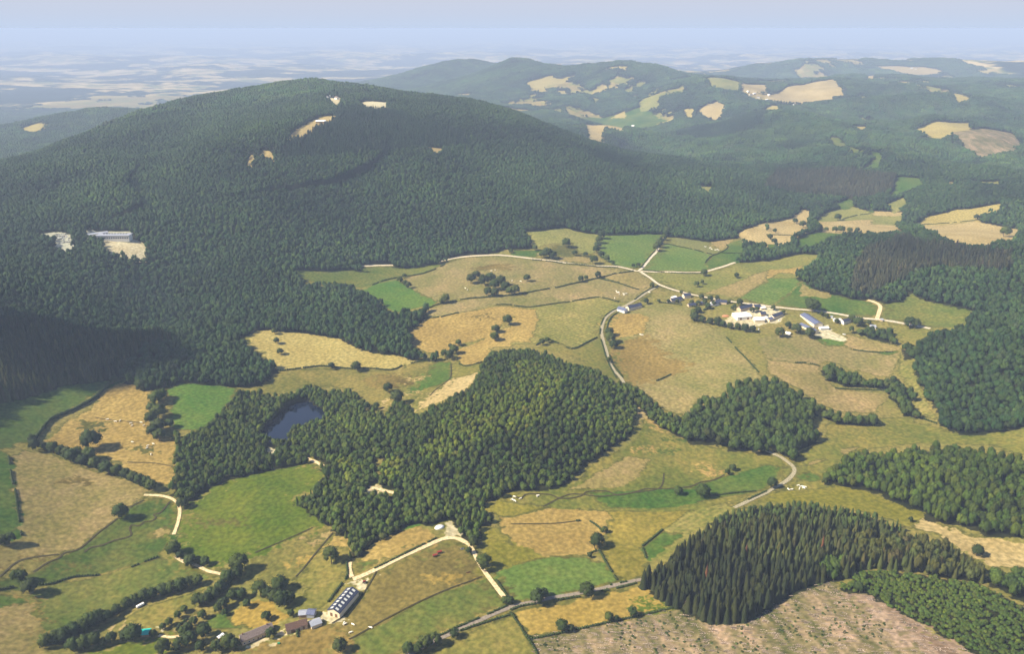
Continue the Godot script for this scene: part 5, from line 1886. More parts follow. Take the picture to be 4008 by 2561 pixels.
const WOODS := [
	[3,-627,-803,-618,-883,-608,-919,-579,-951,-549,-973,-521,-983,-507,-955,-489,-953,-480,-938,-470,-938,-456,-939,-435,-960,-393,-961,-365,-964,-341,-971,-334,-980,-322,-1009,-323,-1015,-329,-1022,-340,-1025,-359,-1042,-403,-1102,-387,-1134,-366,-1139,-355,-1133,-336,-1136,-306,-1135,-263,-1120,-233,-1094,-206,-1080,-171,-1072,-142,-1058,-123,-1057,-105,-1058,-107,-1045,-123,-1055,-144,-1083,-158,-1143,-150,-1164,-139,-1198,-136,-1222,-140,-1218,-168,-1207,-187,-1200,-203,-1207,-210,-1243,-229,-1262,-244,-1282,-269,-1319,-291,-1333,-308,-1332,-342,-1323,-360,-1322,-375,-1338,-387,-1378,-355,-1394,-331,-1408,-297,-1432,-292,-1423,-280,-1424,-285,-1443,-284,-1457,-231,-1476,-225,-1465,-207,-1463,-134,-1476,-99,-1507,-55,-1518,-34,-1520,-15,-1534,2,-1531,38,-1538,36,-1571,24,-1622,64,-1638,106,-1669,154,-1655,184,-1657,196,-1650,257,-1670,295,-1695,326,-1703,339,-1685,379,-1660,409,-1632,469,-1657,482,-1656,474,-1610,443,-1498,422,-1461,480,-1465,479,-1459,551,-1497,594,-1477,539,-1399,500,-1359,493,-1335,504,-1329,506,-1288,537,-1248,559,-1232,575,-1229,592,-1213,618,-1217,649,-1242,650,-1232,654,-1211,678,-1186,701,-1140,671,-1119,651,-1081,608,-1090,600,-1078,577,-1060,563,-1038,563,-1038,549,-1012,538,-982,530,-934,526,-901,513,-867,515,-849,525,-831,551,-827,586,-825,628,-802,1500,-1100,9000,-3000,9000,-12000,-9000,-12000,-9000,-2000,-1500,-1000],
	[4,-393,-837,-382,-832,-366,-848,-364,-872,-362,-891,-353,-915,-357,-944,-347,-950,-333,-952,-334,-956,-317,-944,-308,-938,-300,-945,-284,-954,-280,-969,-261,-972,-248,-964,-230,-961,-214,-960,-201,-948,-191,-923,-184,-900,-172,-894,-168,-902,-160,-876,-149,-895,-151,-919,-143,-913,-132,-903,-127,-883,-111,-866,-94,-878,-83,-886,-67,-900,-55,-910,-46,-953,-41,-1001,-31,-1059,-28,-1062,-1,-1062,20,-1064,34,-1049,48,-1045,64,-1017,79,-1005,98,-994,112,-984,118,-967,130,-946,146,-945,157,-944,171,-918,180,-906,180,-887,194,-878,216,-878,210,-842,199,-840,187,-847,178,-854,165,-877,158,-889,152,-884,145,-867,140,-844,136,-830,120,-813,102,-792,96,-781,80,-770,67,-748,59,-738,43,-731,32,-724,-1,-721,-30,-695,-25,-674,-21,-665,-32,-664,-34,-647,-32,-636,-39,-634,-42,-638,-50,-648,-56,-670,-64,-673,-72,-670,-82,-662,-88,-665,-101,-665,-116,-649,-125,-639,-135,-629,-138,-619,-142,-607,-147,-605,-149,-613,-151,-635,-160,-646,-172,-654,-177,-664,-186,-668,-192,-675,-202,-684,-207,-695,-221,-705,-226,-710,-218,-707,-204,-724,-202,-743,-204,-760,-221,-781,-228,-784,-248,-777,-280,-765,-300,-755,-321,-742,-329,-723,-333,-709,-338,-704,-347,-713,-355,-720,-358,-729,-363,-754,-388,-818],
	[5,217,-881,226,-905,245,-909,272,-913,279,-939,298,-941,330,-958,343,-946,358,-926,367,-910,372,-897,370,-883,363,-872,350,-848,352,-826,355,-826,348,-823,323,-810,315,-790,308,-790,303,-798,297,-807,288,-801,281,-802,272,-812,246,-813,243,-821,231,-827,208,-824,201,-833,201,-847],
	[0,376,-893,387,-881,398,-876,439,-882,445,-879,446,-876,435,-868,389,-865,380,-874],
	[0,419,-1006,421,-1004,433,-1009,439,-1002,451,-994,468,-987,466,-961,478,-977,495,-973,492,-956,505,-984,514,-983,513,-969,516,-945,515,-934,502,-917,494,-895,494,-886,483,-893,485,-908,487,-933,484,-946,491,-959,474,-962,462,-966,436,-965,417,-977],
	[0,499,-1128,514,-1124,558,-1116,552,-1083,554,-1067,566,-1051,561,-1037,550,-1031,545,-1037,556,-1065,548,-1088,526,-1105,514,-1119,502,-1125],
	[6,333,-754,352,-761,367,-780,384,-790,408,-792,426,-790,460,-797,479,-796,500,-792,505,-781,520,-780,521,-759,533,-742,575,-724,496,-595,468,-624,457,-631,451,-628,441,-635,432,-648,423,-653,413,-659,400,-667,404,-680,391,-699,377,-715,370,-725,360,-728,349,-733,337,-740,334,-745],
	[12,107,-571,112,-582,125,-587,141,-601,153,-615,170,-630,184,-648,191,-654,209,-663,247,-673,267,-671,299,-663,325,-654,348,-635,360,-620,368,-610,383,-607,385,-598,388,-585,391,-574,395,-566,398,-566,395,-560,385,-563,377,-565,363,-571,347,-575,336,-580,310,-582,297,-577,289,-564,279,-565,266,-564,239,-551,208,-536,207,-533,181,-517,159,-518,147,-528,136,-543,130,-546,120,-560,113,-569,107,-574],
	[13,189,-668,196,-672,216,-684,256,-696,276,-695,310,-687,336,-678,360,-657,375,-647,337,-640,310,-645,298,-656,278,-640,254,-658,232,-654,200,-648],
	[7,295,-635,331,-627,365,-629,389,-616,394,-594,400,-574,393,-557,375,-562,345,-572,334,-577,308,-579,296,-575,307,-604,297,-625],
	[1,265,-587,274,-591,285,-594,287,-587,278,-564,269,-561,263,-566],
	[9,292,-573,307,-576,332,-574,344,-569,360,-565,381,-557,392,-556,393,-551,396,-541,399,-532,403,-518,434,-503,396,-446,343,-456,338,-468,329,-488,307,-519,294,-537,291,-545,281,-546,275,-549,275,-558,286,-560],
	[1,401,-570,412,-566,433,-570,477,-569,440,-512,408,-525,405,-541,398,-558],
	[10,-749,-1002,-711,-1051,-652,-1073,-585,-1086,-516,-1101,-487,-1083,-515,-1038,-517,-1015,-513,-965,-569,-933,-604,-860,-611,-781],
	[2,668,-1476,707,-1501,778,-1546,772,-1463,807,-1436,853,-1335,814,-1256,786,-1277,729,-1318,691,-1312,648,-1278,614,-1274,583,-1240,556,-1245,572,-1300,626,-1406],
	[8,-525,-1869,-487,-2032,-482,-2329,-341,-2300,-230,-2189,-117,-2183,-107,-2081,-303,-1913,-435,-1831,-507,-1813],
	[8,251,-2415,401,-2469,329,-2237,252,-2185,223,-2248],
	[2,698,-2235,801,-2454,957,-2428,1090,-2296,1026,-2163,922,-2101,793,-2134],
	[8,614,-3713,831,-3796,1114,-3606,992,-3340,773,-3316],
	[11,-73,-856,-41,-900,-1,-914,-1,-813,-48,-782,-81,-758,-107,-779,-93,-812],
	[11,-1,-999,41,-995,66,-929,35,-833,-1,-787],
	[11,-202,-785,-178,-786,-162,-759,-175,-736],
	[11,-142,-781,-118,-774,-124,-736,-136,-727],
]
const CLEARINGS := [
	[35,-299,-853,-299,-879,-296,-896,-291,-913,-285,-936,-268,-949,-246,-926,-234,-904,-233,-882,-246,-870,-254,-862,-264,-854,-258,-829,-275,-831,-289,-842],
	[39,-286,-814,-282,-825,-272,-819,-267,-796,-275,-794],
	[39,-156,-725,-147,-737,-141,-744,-137,-716,-144,-706],
	[23,-151,-774,-145,-787,-141,-769,-140,-735,-145,-734],
	[5,148,-905,154,-902,158,-892,162,-875,149,-867,149,-889],
	[39,-751,-1433,-699,-1439,-667,-1427,-649,-1373,-667,-1364,-695,-1369,-711,-1363],
	[10,-795,-1467,-710,-1469,-690,-1424,-772,-1421],
	[10,-879,-1459,-854,-1470,-829,-1460,-779,-1396,-764,-1347,-803,-1364,-826,-1421,-857,-1420],
	[20,-526,-1900,-527,-2019,-521,-2207,-478,-2230,-460,-2159,-476,-2030,-492,-1938],
	[39,-459,-2449,-438,-2488,-369,-2456,-351,-2313,-406,-2305],
	[39,-583,-2586,-531,-2591,-493,-2383,-498,-2336],
	[20,-588,-1778,-589,-1834,-578,-1821,-562,-1754],
	[20,-567,-1826,-567,-1862,-536,-1838,-526,-1794],
	[20,-212,-2001,-173,-2019,-165,-1980,-188,-1954],
	[20,483,-1702,537,-1756,587,-1824,509,-1565,475,-1578],
	[20,583,-1809,670,-1890,727,-1997,742,-1976,675,-1803,633,-1686,584,-1632,560,-1567,501,-1540],
	[21,699,-1832,782,-1978,872,-2045,893,-1966,831,-1834,743,-1776,699,-1760],
	[20,705,-1848,738,-1858,861,-1889,915,-1885,884,-1820,814,-1622,727,-1586,680,-1606,652,-1645,675,-1725],
	[20,897,-1976,955,-1940,928,-1885,893,-1858,858,-1892],
	[21,873,-1926,921,-1917,947,-1919,900,-1829,836,-1836],
	[13,925,-1828,991,-1897,1079,-1922,1125,-1900,1052,-1781,914,-1759],
	[20,946,-1830,1072,-1832,1081,-1796,1099,-1717,1066,-1648,928,-1455,843,-1417,822,-1462,843,-1613],
	[13,1065,-1911,1181,-1923,1146,-1868,1044,-1858],
	[21,941,-2025,1034,-2104,997,-2017,992,-1990,931,-1938],
	[11,819,-2052,893,-2122,899,-2080,843,-2005],
	[11,924,-2074,936,-2069,888,-1952,886,-1973],
	[20,782,-2038,804,-2039,764,-1964],
	[11,578,-1598,617,-1655,657,-1680,724,-1626,643,-1587,615,-1545,558,-1523],
	[11,517,-1589,538,-1587,504,-1510,492,-1508],
	[11,325,-4360,417,-4508,691,-4487,807,-4131,654,-3970,542,-3889],
	[20,273,-3846,392,-3997,563,-4005,456,-3384,388,-3486,266,-2563,315,-3584],
	[21,582,-3816,685,-3791,732,-3535,558,-3473],
	[39,526,-3099,568,-3104,514,-2849,453,-2645],
	[20,445,-3129,492,-3117,381,-2540],
	[21,480,-2131,538,-2158,502,-2033],
	[13,1086,-3860,1311,-4099,1255,-3918,1093,-3629],
	[20,935,-4191,1065,-4338,1072,-4185,963,-3906],
	[13,715,-4117,826,-4208,769,-3960],
	[13,1177,-3704,1264,-3784,1173,-3559],
	[13,527,-4466,612,-4542,599,-4402],
	[13,1346,-3742,1389,-3754,1314,-3572],
	[13,874,-4261,923,-4234,864,-4008],
	[13,288,-4684,344,-4622,311,-4491],
	[21,1130,-4959,1235,-5084,1337,-4933,1230,-4562,1135,-4550,1092,-4618],
	[20,1346,-4966,1524,-5010,1391,-4600,1257,-4577],
	[20,1389,-4590,1594,-4830,1939,-5097,1764,-4420,1585,-4289,1350,-4419],
	[20,1384,-4377,1495,-4276,1388,-4084],
	[13,85,-5571,271,-5642,283,-5586,440,-5617,320,-5492,124,-5413],
	[4,681,-4956,760,-5025,711,-4811],
	[21,460,-5006,515,-4920,480,-4818],
	[21,699,-4630,808,-4727,773,-4575,789,-4396,681,-4425],
	[13,1329,-3250,1406,-3255,1307,-3077],
	[13,1527,-3135,1798,-3250,1678,-3025,1501,-2909],
	[3,1602,-2999,1893,-3140,1801,-2890,1614,-2661,1515,-2630],
	[34,1870,-3715,1965,-3611,1855,-3411,1818,-3533],
	[21,1586,-3791,1688,-3734,1581,-3619],
	[13,2213,-4232,2188,-3982,2073,-3876],
	[20,3366,-7916,3620,-7773,3820,-7461,3607,-7280,3412,-7514],
	[20,3019,-7414,3231,-7432,2220,-5186],
	[18,1163,-3006,1179,-2965,1106,-2576,1064,-2540,1089,-2768],
	[11,1137,-2603,1154,-2546,1076,-2379,1030,-2386,1099,-2477],
	[39,1433,-2529,1418,-2445,1356,-2360],
	[13,1177,-2190,1191,-2172,1156,-2117],
	[21,1219,-2171,1298,-2140,1256,-2078],
	[11,1097,-2309,1136,-2261,1105,-2160,991,-2094],
	[13,998,-5266,1129,-5320,1064,-5071],
	[13,582,-5633,757,-5564,732,-5479],
	[13,2722,-14607,3069,-14679,2891,-13329,2732,-13374],
	[13,9449,-19115,9870,-19427,3971,-7865],
	[13,4180,-7886,4390,-8057,4137,-7656],
	[13,271,-5313,344,-5307,315,-5155],
	[13,4014,-7297,4115,-7247,4017,-7099],
	[13,-3408,-8819,-3322,-9147,-3067,-8313],
	[13,-4280,-8195,-4200,-8931,-3905,-8933,-3651,-8099,-3940,-7885],
	[13,-5138,-10138,-5277,-11162,-4886,-10262,-4862,-9785],
	[13,-2209,-3688,-2178,-3791,-2079,-3697,-2062,-3528],
	[13,-4424,-7705,-4272,-8058,-3946,-7145],
	[13,-5254,-12322,-5193,-12794,-4716,-11672,-4824,-11437],
	[13,-4273,-10686,-4302,-12090,-3588,-12052,-3705,-11194,-3959,-10357],
	[20,-384,-5625,-251,-5528,-287,-5415],
]
const ROADS := [
	["road",4.4,"asphalt",-94.0,-481.9,-83.1,-491.2,-55.2,-511.7,-39.8,-522.1,-23.0,-533.1,-1.3,-546.1,16.1,-552.4,37.1,-559.5,57.4,-565.1,79.1,-572.6,108.0,-582.3,116.6,-583.9],
	["road",4.4,"worn",224.0,-696.1,237.2,-705.1,251.3,-716.7,266.1,-727.4,275.0,-734.8,285.6,-743.4,298.0,-754.0,307.8,-766.6,310.7,-777.2,307.6,-787.9,302.6,-798.6,295.2,-806.2,287.1,-815.8],
	["lane",5.5,"gravel",231.2,-1412.5,195.8,-1440.9,137.1,-1448.4,78.6,-1472.2,38.6,-1483.3,-2.0,-1501.0,-33.9,-1509.8,-95.4,-1506.7,-145.1,-1487.9],
	["lane",5.2,"gravel",-288.9,-1452.0,-283.6,-1455.4,-259.5,-1466.6,-226.5,-1474.1],
	["lane",5.2,"gravel",231.2,-1412.5,244.9,-1376.1,257.5,-1338.8,279.6,-1308.4,302.8,-1289.2,325.9,-1272.6,355.8,-1250.6,410.1,-1228.2,439.3,-1215.2,471.6,-1205.6,508.0,-1190.4,542.6,-1172.6,563.7,-1164.2,580.6,-1154.4,594.8,-1142.9,610.7,-1126.1,618.9,-1114.0],
	["lane",4.8,"worn",257.1,-1336.0,233.5,-1304.0,211.1,-1274.2,189.8,-1246.7,170.1,-1227.4,154.1,-1207.0,145.5,-1189.4,139.0,-1162.9,136.0,-1140.9,135.9,-1112.0,136.7,-1075.6,135.9,-1041.4,139.2,-1006.7,145.2,-985.4,147.0,-966.7],
	["lane",5.5,"gravel",235.3,-1413.8,288.7,-1408.0,344.7,-1407.3,380.7,-1428.5,420.3,-1460.8],
	["farm_track",5.0,"gravel",231.7,-1415.7,245.8,-1444.3,266.0,-1496.9,286.2,-1544.3,316.2,-1645.2,326.1,-1676.3],
	["farm_track",6.0,"dirt",563.1,-1166.8,574.5,-1187.0,583.2,-1204.4,582.9,-1216.0,573.1,-1229.5],
	["farm_track",5.0,"dirt",-40.3,-635.0,-51.8,-643.4,-63.8,-642.4,-80.5,-629.4,-102.7,-610.2,-119.8,-595.6,-132.4,-586.1,-139.2,-582.3],
	["farm_track",4.0,"dirt",-146.6,-606.9,-144.9,-595.6,-140.6,-585.2],
	["farm_track",4.0,"dirt",-40.3,-635.0,-34.7,-621.1,-29.2,-605.4,-20.1,-585.9,-10.4,-566.1,-5.8,-558.0],
	["farm_track",3.2,"dirt",-381.7,-720.6,-366.8,-721.6,-354.7,-718.8,-344.1,-711.1,-336.8,-698.9,-330.7,-678.6,-327.4,-659.0],
	["farm_track",3.2,"dirt",-314.5,-628.4,-302.3,-619.7,-289.5,-614.5,-275.3,-604.8,-261.1,-598.7],
	["farm_track",4.0,"dirt",-232.5,-796.2,-219.3,-785.7,-201.3,-768.4],
	["farm_track",4.0,"dirt",-145.8,-726.9,-134.0,-722.4,-121.1,-716.8],
	["farm_track",3.0,"dirt",-286.0,-522.9,-276.2,-520.1,-266.2,-521.0],
	["ditch",1.6,"mud",-424.4,-592.1,-419.9,-606.0,-413.7,-615.6,-414.0,-621.8,-404.8,-630.3,-398.8,-657.0,-391.5,-681.4],
	["ditch",1.6,"mud",-387.4,-698.4,-383.8,-705.0,-378.3,-712.3],
	["ditch",1.7,"mud",-398.2,-628.6,-396.5,-635.1,-387.9,-639.7,-380.0,-648.6,-370.5,-654.3,-367.9,-657.7,-374.5,-668.5,-374.6,-673.4,-367.9,-672.3,-365.6,-674.1,-365.5,-679.1,-357.0,-681.3,-356.6,-688.0,-361.0,-691.2,-355.5,-693.2,-353.6,-701.9,-352.3,-712.6],
	["ditch",1.4,"mud",-444.3,-577.5,-441.6,-600.9,-429.5,-612.1,-416.6,-619.5],
	["ditch",1.4,"mud",31.2,-698.2,60.5,-719.4,89.0,-717.7,132.3,-727.5,156.1,-736.5,165.5,-764.7],
	["ditch",1.6,"mud",2.2,-711.2,9.8,-709.0,13.2,-714.8,25.3,-716.9,40.6,-716.8,45.9,-713.0,57.9,-712.7,73.7,-718.6,76.3,-723.8,98.8,-727.1,110.3,-720.9,132.6,-729.5,142.2,-733.9,164.8,-734.9,190.9,-741.7,201.8,-750.3,216.5,-754.6,231.7,-765.2],
	["ditch",1.4,"mud",-171.9,-654.1,-179.9,-630.2,-187.9,-601.9,-191.9,-590.7],
	["ditch",1.2,"mud",-85.6,-1037.1,-82.6,-977.2,-98.0,-943.9,-104.4,-924.9],
	["ditch",1.3,"mud",-238.9,-627.4,-214.2,-647.4,-193.7,-664.1],
	["ditch",1.0,"mud",-501.5,-868.5,-474.3,-864.2,-444.2,-861.8],
	["ditch",1.0,"mud",-424.3,-778.5,-395.7,-779.4,-371.5,-774.1],
	["ditch",1.2,"mud",-120.1,-592.0,-125.0,-570.4,-136.7,-540.0,-146.7,-529.0],
	["ditch",1.2,"mud",-129.6,-511.8,-77.3,-552.8,-26.7,-587.8],
	["ditch",1.2,"mud",-1.0,-669.4,40.8,-672.7,66.2,-677.6],
]
const HEDGES := [
	[2.1,2.3,-1.7,-1238.1,29.3,-1231.6,85.8,-1254.2,143.8,-1274.6,175.3,-1256.9],
	[2.1,2.3,157.2,-1372.2,184.4,-1347.1,217.0,-1314.6],
	[2.1,2.3,132.9,-1137.3,139.0,-1174.1,148.6,-1203.1,158.7,-1218.0,170.4,-1230.4],
	[2.1,2.3,145.2,-1155.4,152.6,-1185.3,160.4,-1202.8,170.3,-1214.8],
	[2.1,2.3,132.6,-1130.0,133.6,-1090.1,133.8,-1056.5,135.1,-1021.6,138.5,-983.1],
	[2.1,2.3,140.1,-1064.7,140.6,-1030.6,144.8,-1004.2,148.2,-986.2],
	[2.1,2.3,203.9,-1267.2,230.3,-1306.7,254.5,-1331.6],
	[2.1,2.3,241.3,-1441.1,261.4,-1493.7,283.6,-1547.8],
	[2.1,2.3,242.4,-1422.0,287.7,-1402.4,343.5,-1401.8],
	[2.1,2.3,366.1,-1468.7,371.1,-1481.9,391.1,-1515.8,401.0,-1522.9,433.2,-1568.7,439.4,-1601.8],
	[2.1,2.3,413.2,-1530.3,448.7,-1522.7],
	[2.1,2.3,322.0,-1615.6,357.7,-1564.9,390.6,-1522.8],
	[2.1,2.3,38.5,-1477.2,84.3,-1464.6,144.6,-1443.6,195.0,-1434.4],
	[2.1,2.3,243.2,-1254.2,276.0,-1243.3,303.8,-1227.6],
	[2.1,2.3,317.3,-1108.2,320.3,-1076.6,325.1,-1026.9,330.1,-987.7],
	[2.1,2.3,-136.6,-1193.7,-116.5,-1194.1],
	[2.1,2.3,-111.6,-1195.0,-85.5,-1208.2],
	[2.1,2.3,-24.2,-1239.7,-1.7,-1241.1],
	[2.1,2.3,-73.4,-1033.3,-62.3,-1021.1,-42.1,-1031.4],
	[2.1,2.3,-446.4,-552.3,-435.9,-562.8,-424.9,-573.6,-405.2,-581.2,-397.5,-589.0,-389.5,-595.1,-372.5,-600.6],
	[2.1,2.3,-354.7,-607.4,-343.9,-615.9],
	[2.1,2.3,-339.0,-620.5,-330.7,-626.5],
	[2.1,2.3,-57.1,-514.0,-35.8,-527.8,-4.8,-547.3],
	[2.1,2.3,-41.3,-519.2,-22.8,-527.9,-1.3,-537.3],
	[2.1,2.3,-17.4,-590.5,-8.7,-570.4,-2.2,-556.7],
	[2.1,2.3,-149.2,-605.5,-145.2,-588.4,-148.9,-574.6,-155.0,-555.7],
	[2.1,2.3,-121.8,-596.5,-103.0,-612.5,-71.8,-642.1],
	[2.1,2.3,-0.8,-542.8,6.2,-546.9,18.8,-550.6],
	[2.1,2.3,34.1,-554.3,57.0,-560.4],
	[2.1,2.3,77.7,-568.2,90.9,-572.1,107.4,-578.2],
	[2.1,2.3,86.0,-576.7,99.5,-580.9],
	[2.1,2.3,11.9,-512.6,16.0,-510.0,41.7,-516.8,59.0,-521.3,85.6,-529.2,112.8,-537.0,136.4,-542.4],
	[2.1,2.3,-0.8,-538.3,6.0,-524.7,11.0,-512.6,17.4,-499.8,19.7,-492.9],
	[2.1,2.3,81.1,-627.8,85.8,-607.8,92.2,-582.5],
	[2.1,2.3,122.5,-634.2,133.3,-645.7,144.8,-659.4],
	[2.1,2.3,121.7,-629.0,122.5,-615.4],
	[2.1,2.3,64.1,-677.2,75.6,-677.3,84.1,-667.3,87.3,-658.5],
	[2.1,2.3,240.9,-710.5,252.3,-720.1,266.2,-729.7],
	[2.1,2.3,202.8,-720.0,232.3,-727.5,255.6,-731.4],
	[2.1,2.3,388.4,-1019.7,412.3,-1020.5,422.5,-1015.9],
	[2.1,2.3,491.8,-1073.3,515.2,-1063.3,545.5,-1057.4],
	[2.1,2.3,422.9,-957.1,458.3,-957.3,489.7,-955.8],
	[2.1,2.3,193.0,-980.5,214.9,-999.4],
	[2.1,2.3,70.3,-623.0,78.1,-627.8],
	[2.1,2.3,956.8,-1841.1,1018.4,-1841.1,1074.5,-1836.4],
	[2.1,2.3,541.1,-1669.4,567.2,-1666.6,592.6,-1661.9],
	[2.1,2.3,789.9,-1889.3,844.8,-1937.3,881.0,-1949.6],
	[2.1,2.3,-273.3,-521.3,-273.5,-535.2,-270.7,-541.5],
	[2.1,2.3,-171.3,-515.6,-173.1,-522.8],
	[2.1,2.3,-499.5,-701.1,-480.6,-670.9,-457.6,-634.7],
	[2.1,2.3,-535.9,-753.7,-515.7,-722.9,-499.4,-698.6],
	[2.6,2.8,-1.7,-1280.0,25.2,-1293.6,71.2,-1316.8,115.7,-1349.8,159.9,-1379.9,221.0,-1408.8],
	[2.6,2.8,56.8,-1110.5,73.2,-1093.3,86.2,-1078.9,108.3,-1103.5,131.3,-1130.0],
	[2.6,2.8,35.8,-1091.1,45.6,-1106.3,56.9,-1111.7],
	[2.6,2.8,-246.7,-1358.1,-223.3,-1392.3,-200.6,-1410.2,-167.4,-1427.3,-145.7,-1447.3,-127.7,-1472.6],
	[2.6,2.8,-317.5,-1013.4,-269.5,-1033.1,-255.0,-1034.5,-224.6,-1030.8,-195.2,-1031.8,-166.5,-1028.3,-152.1,-1044.2,-130.6,-1053.1,-108.0,-1054.5],
	[2.6,2.8,-133.5,-1232.6,-120.7,-1244.2,-81.8,-1264.0,-38.0,-1272.6,-1.7,-1280.5],
	[2.6,2.8,495.9,-893.4,505.4,-880.6,511.9,-867.8],
	[4.0,5.5,-511.9,-959.1,-517.8,-947.7,-522.0,-921.2,-525.2,-899.9,-531.1,-882.8,-540.1,-861.0,-543.2,-845.8,-540.3,-824.6,-536.0,-803.9,-536.3,-792.0],
	[4.2,4.4,-369.2,-506.7,-357.4,-515.2,-346.5,-533.8,-333.3,-552.2,-317.0,-568.7,-296.9,-578.4,-276.6,-587.0],
	[4.2,4.4,-533.8,-793.5,-506.3,-784.3,-478.8,-770.4,-451.6,-763.1,-423.8,-754.1,-392.4,-738.2,-377.5,-729.2],
	[4.2,4.4,-265.3,-560.9,-257.4,-567.1,-252.6,-574.9,-250.1,-587.2,-244.6,-599.6],
	[3.0,3.2,314.6,-1222.3,296.2,-1207.6,282.1,-1176.4,294.5,-1169.0,314.5,-1156.0,340.5,-1137.5,361.0,-1124.4],
]
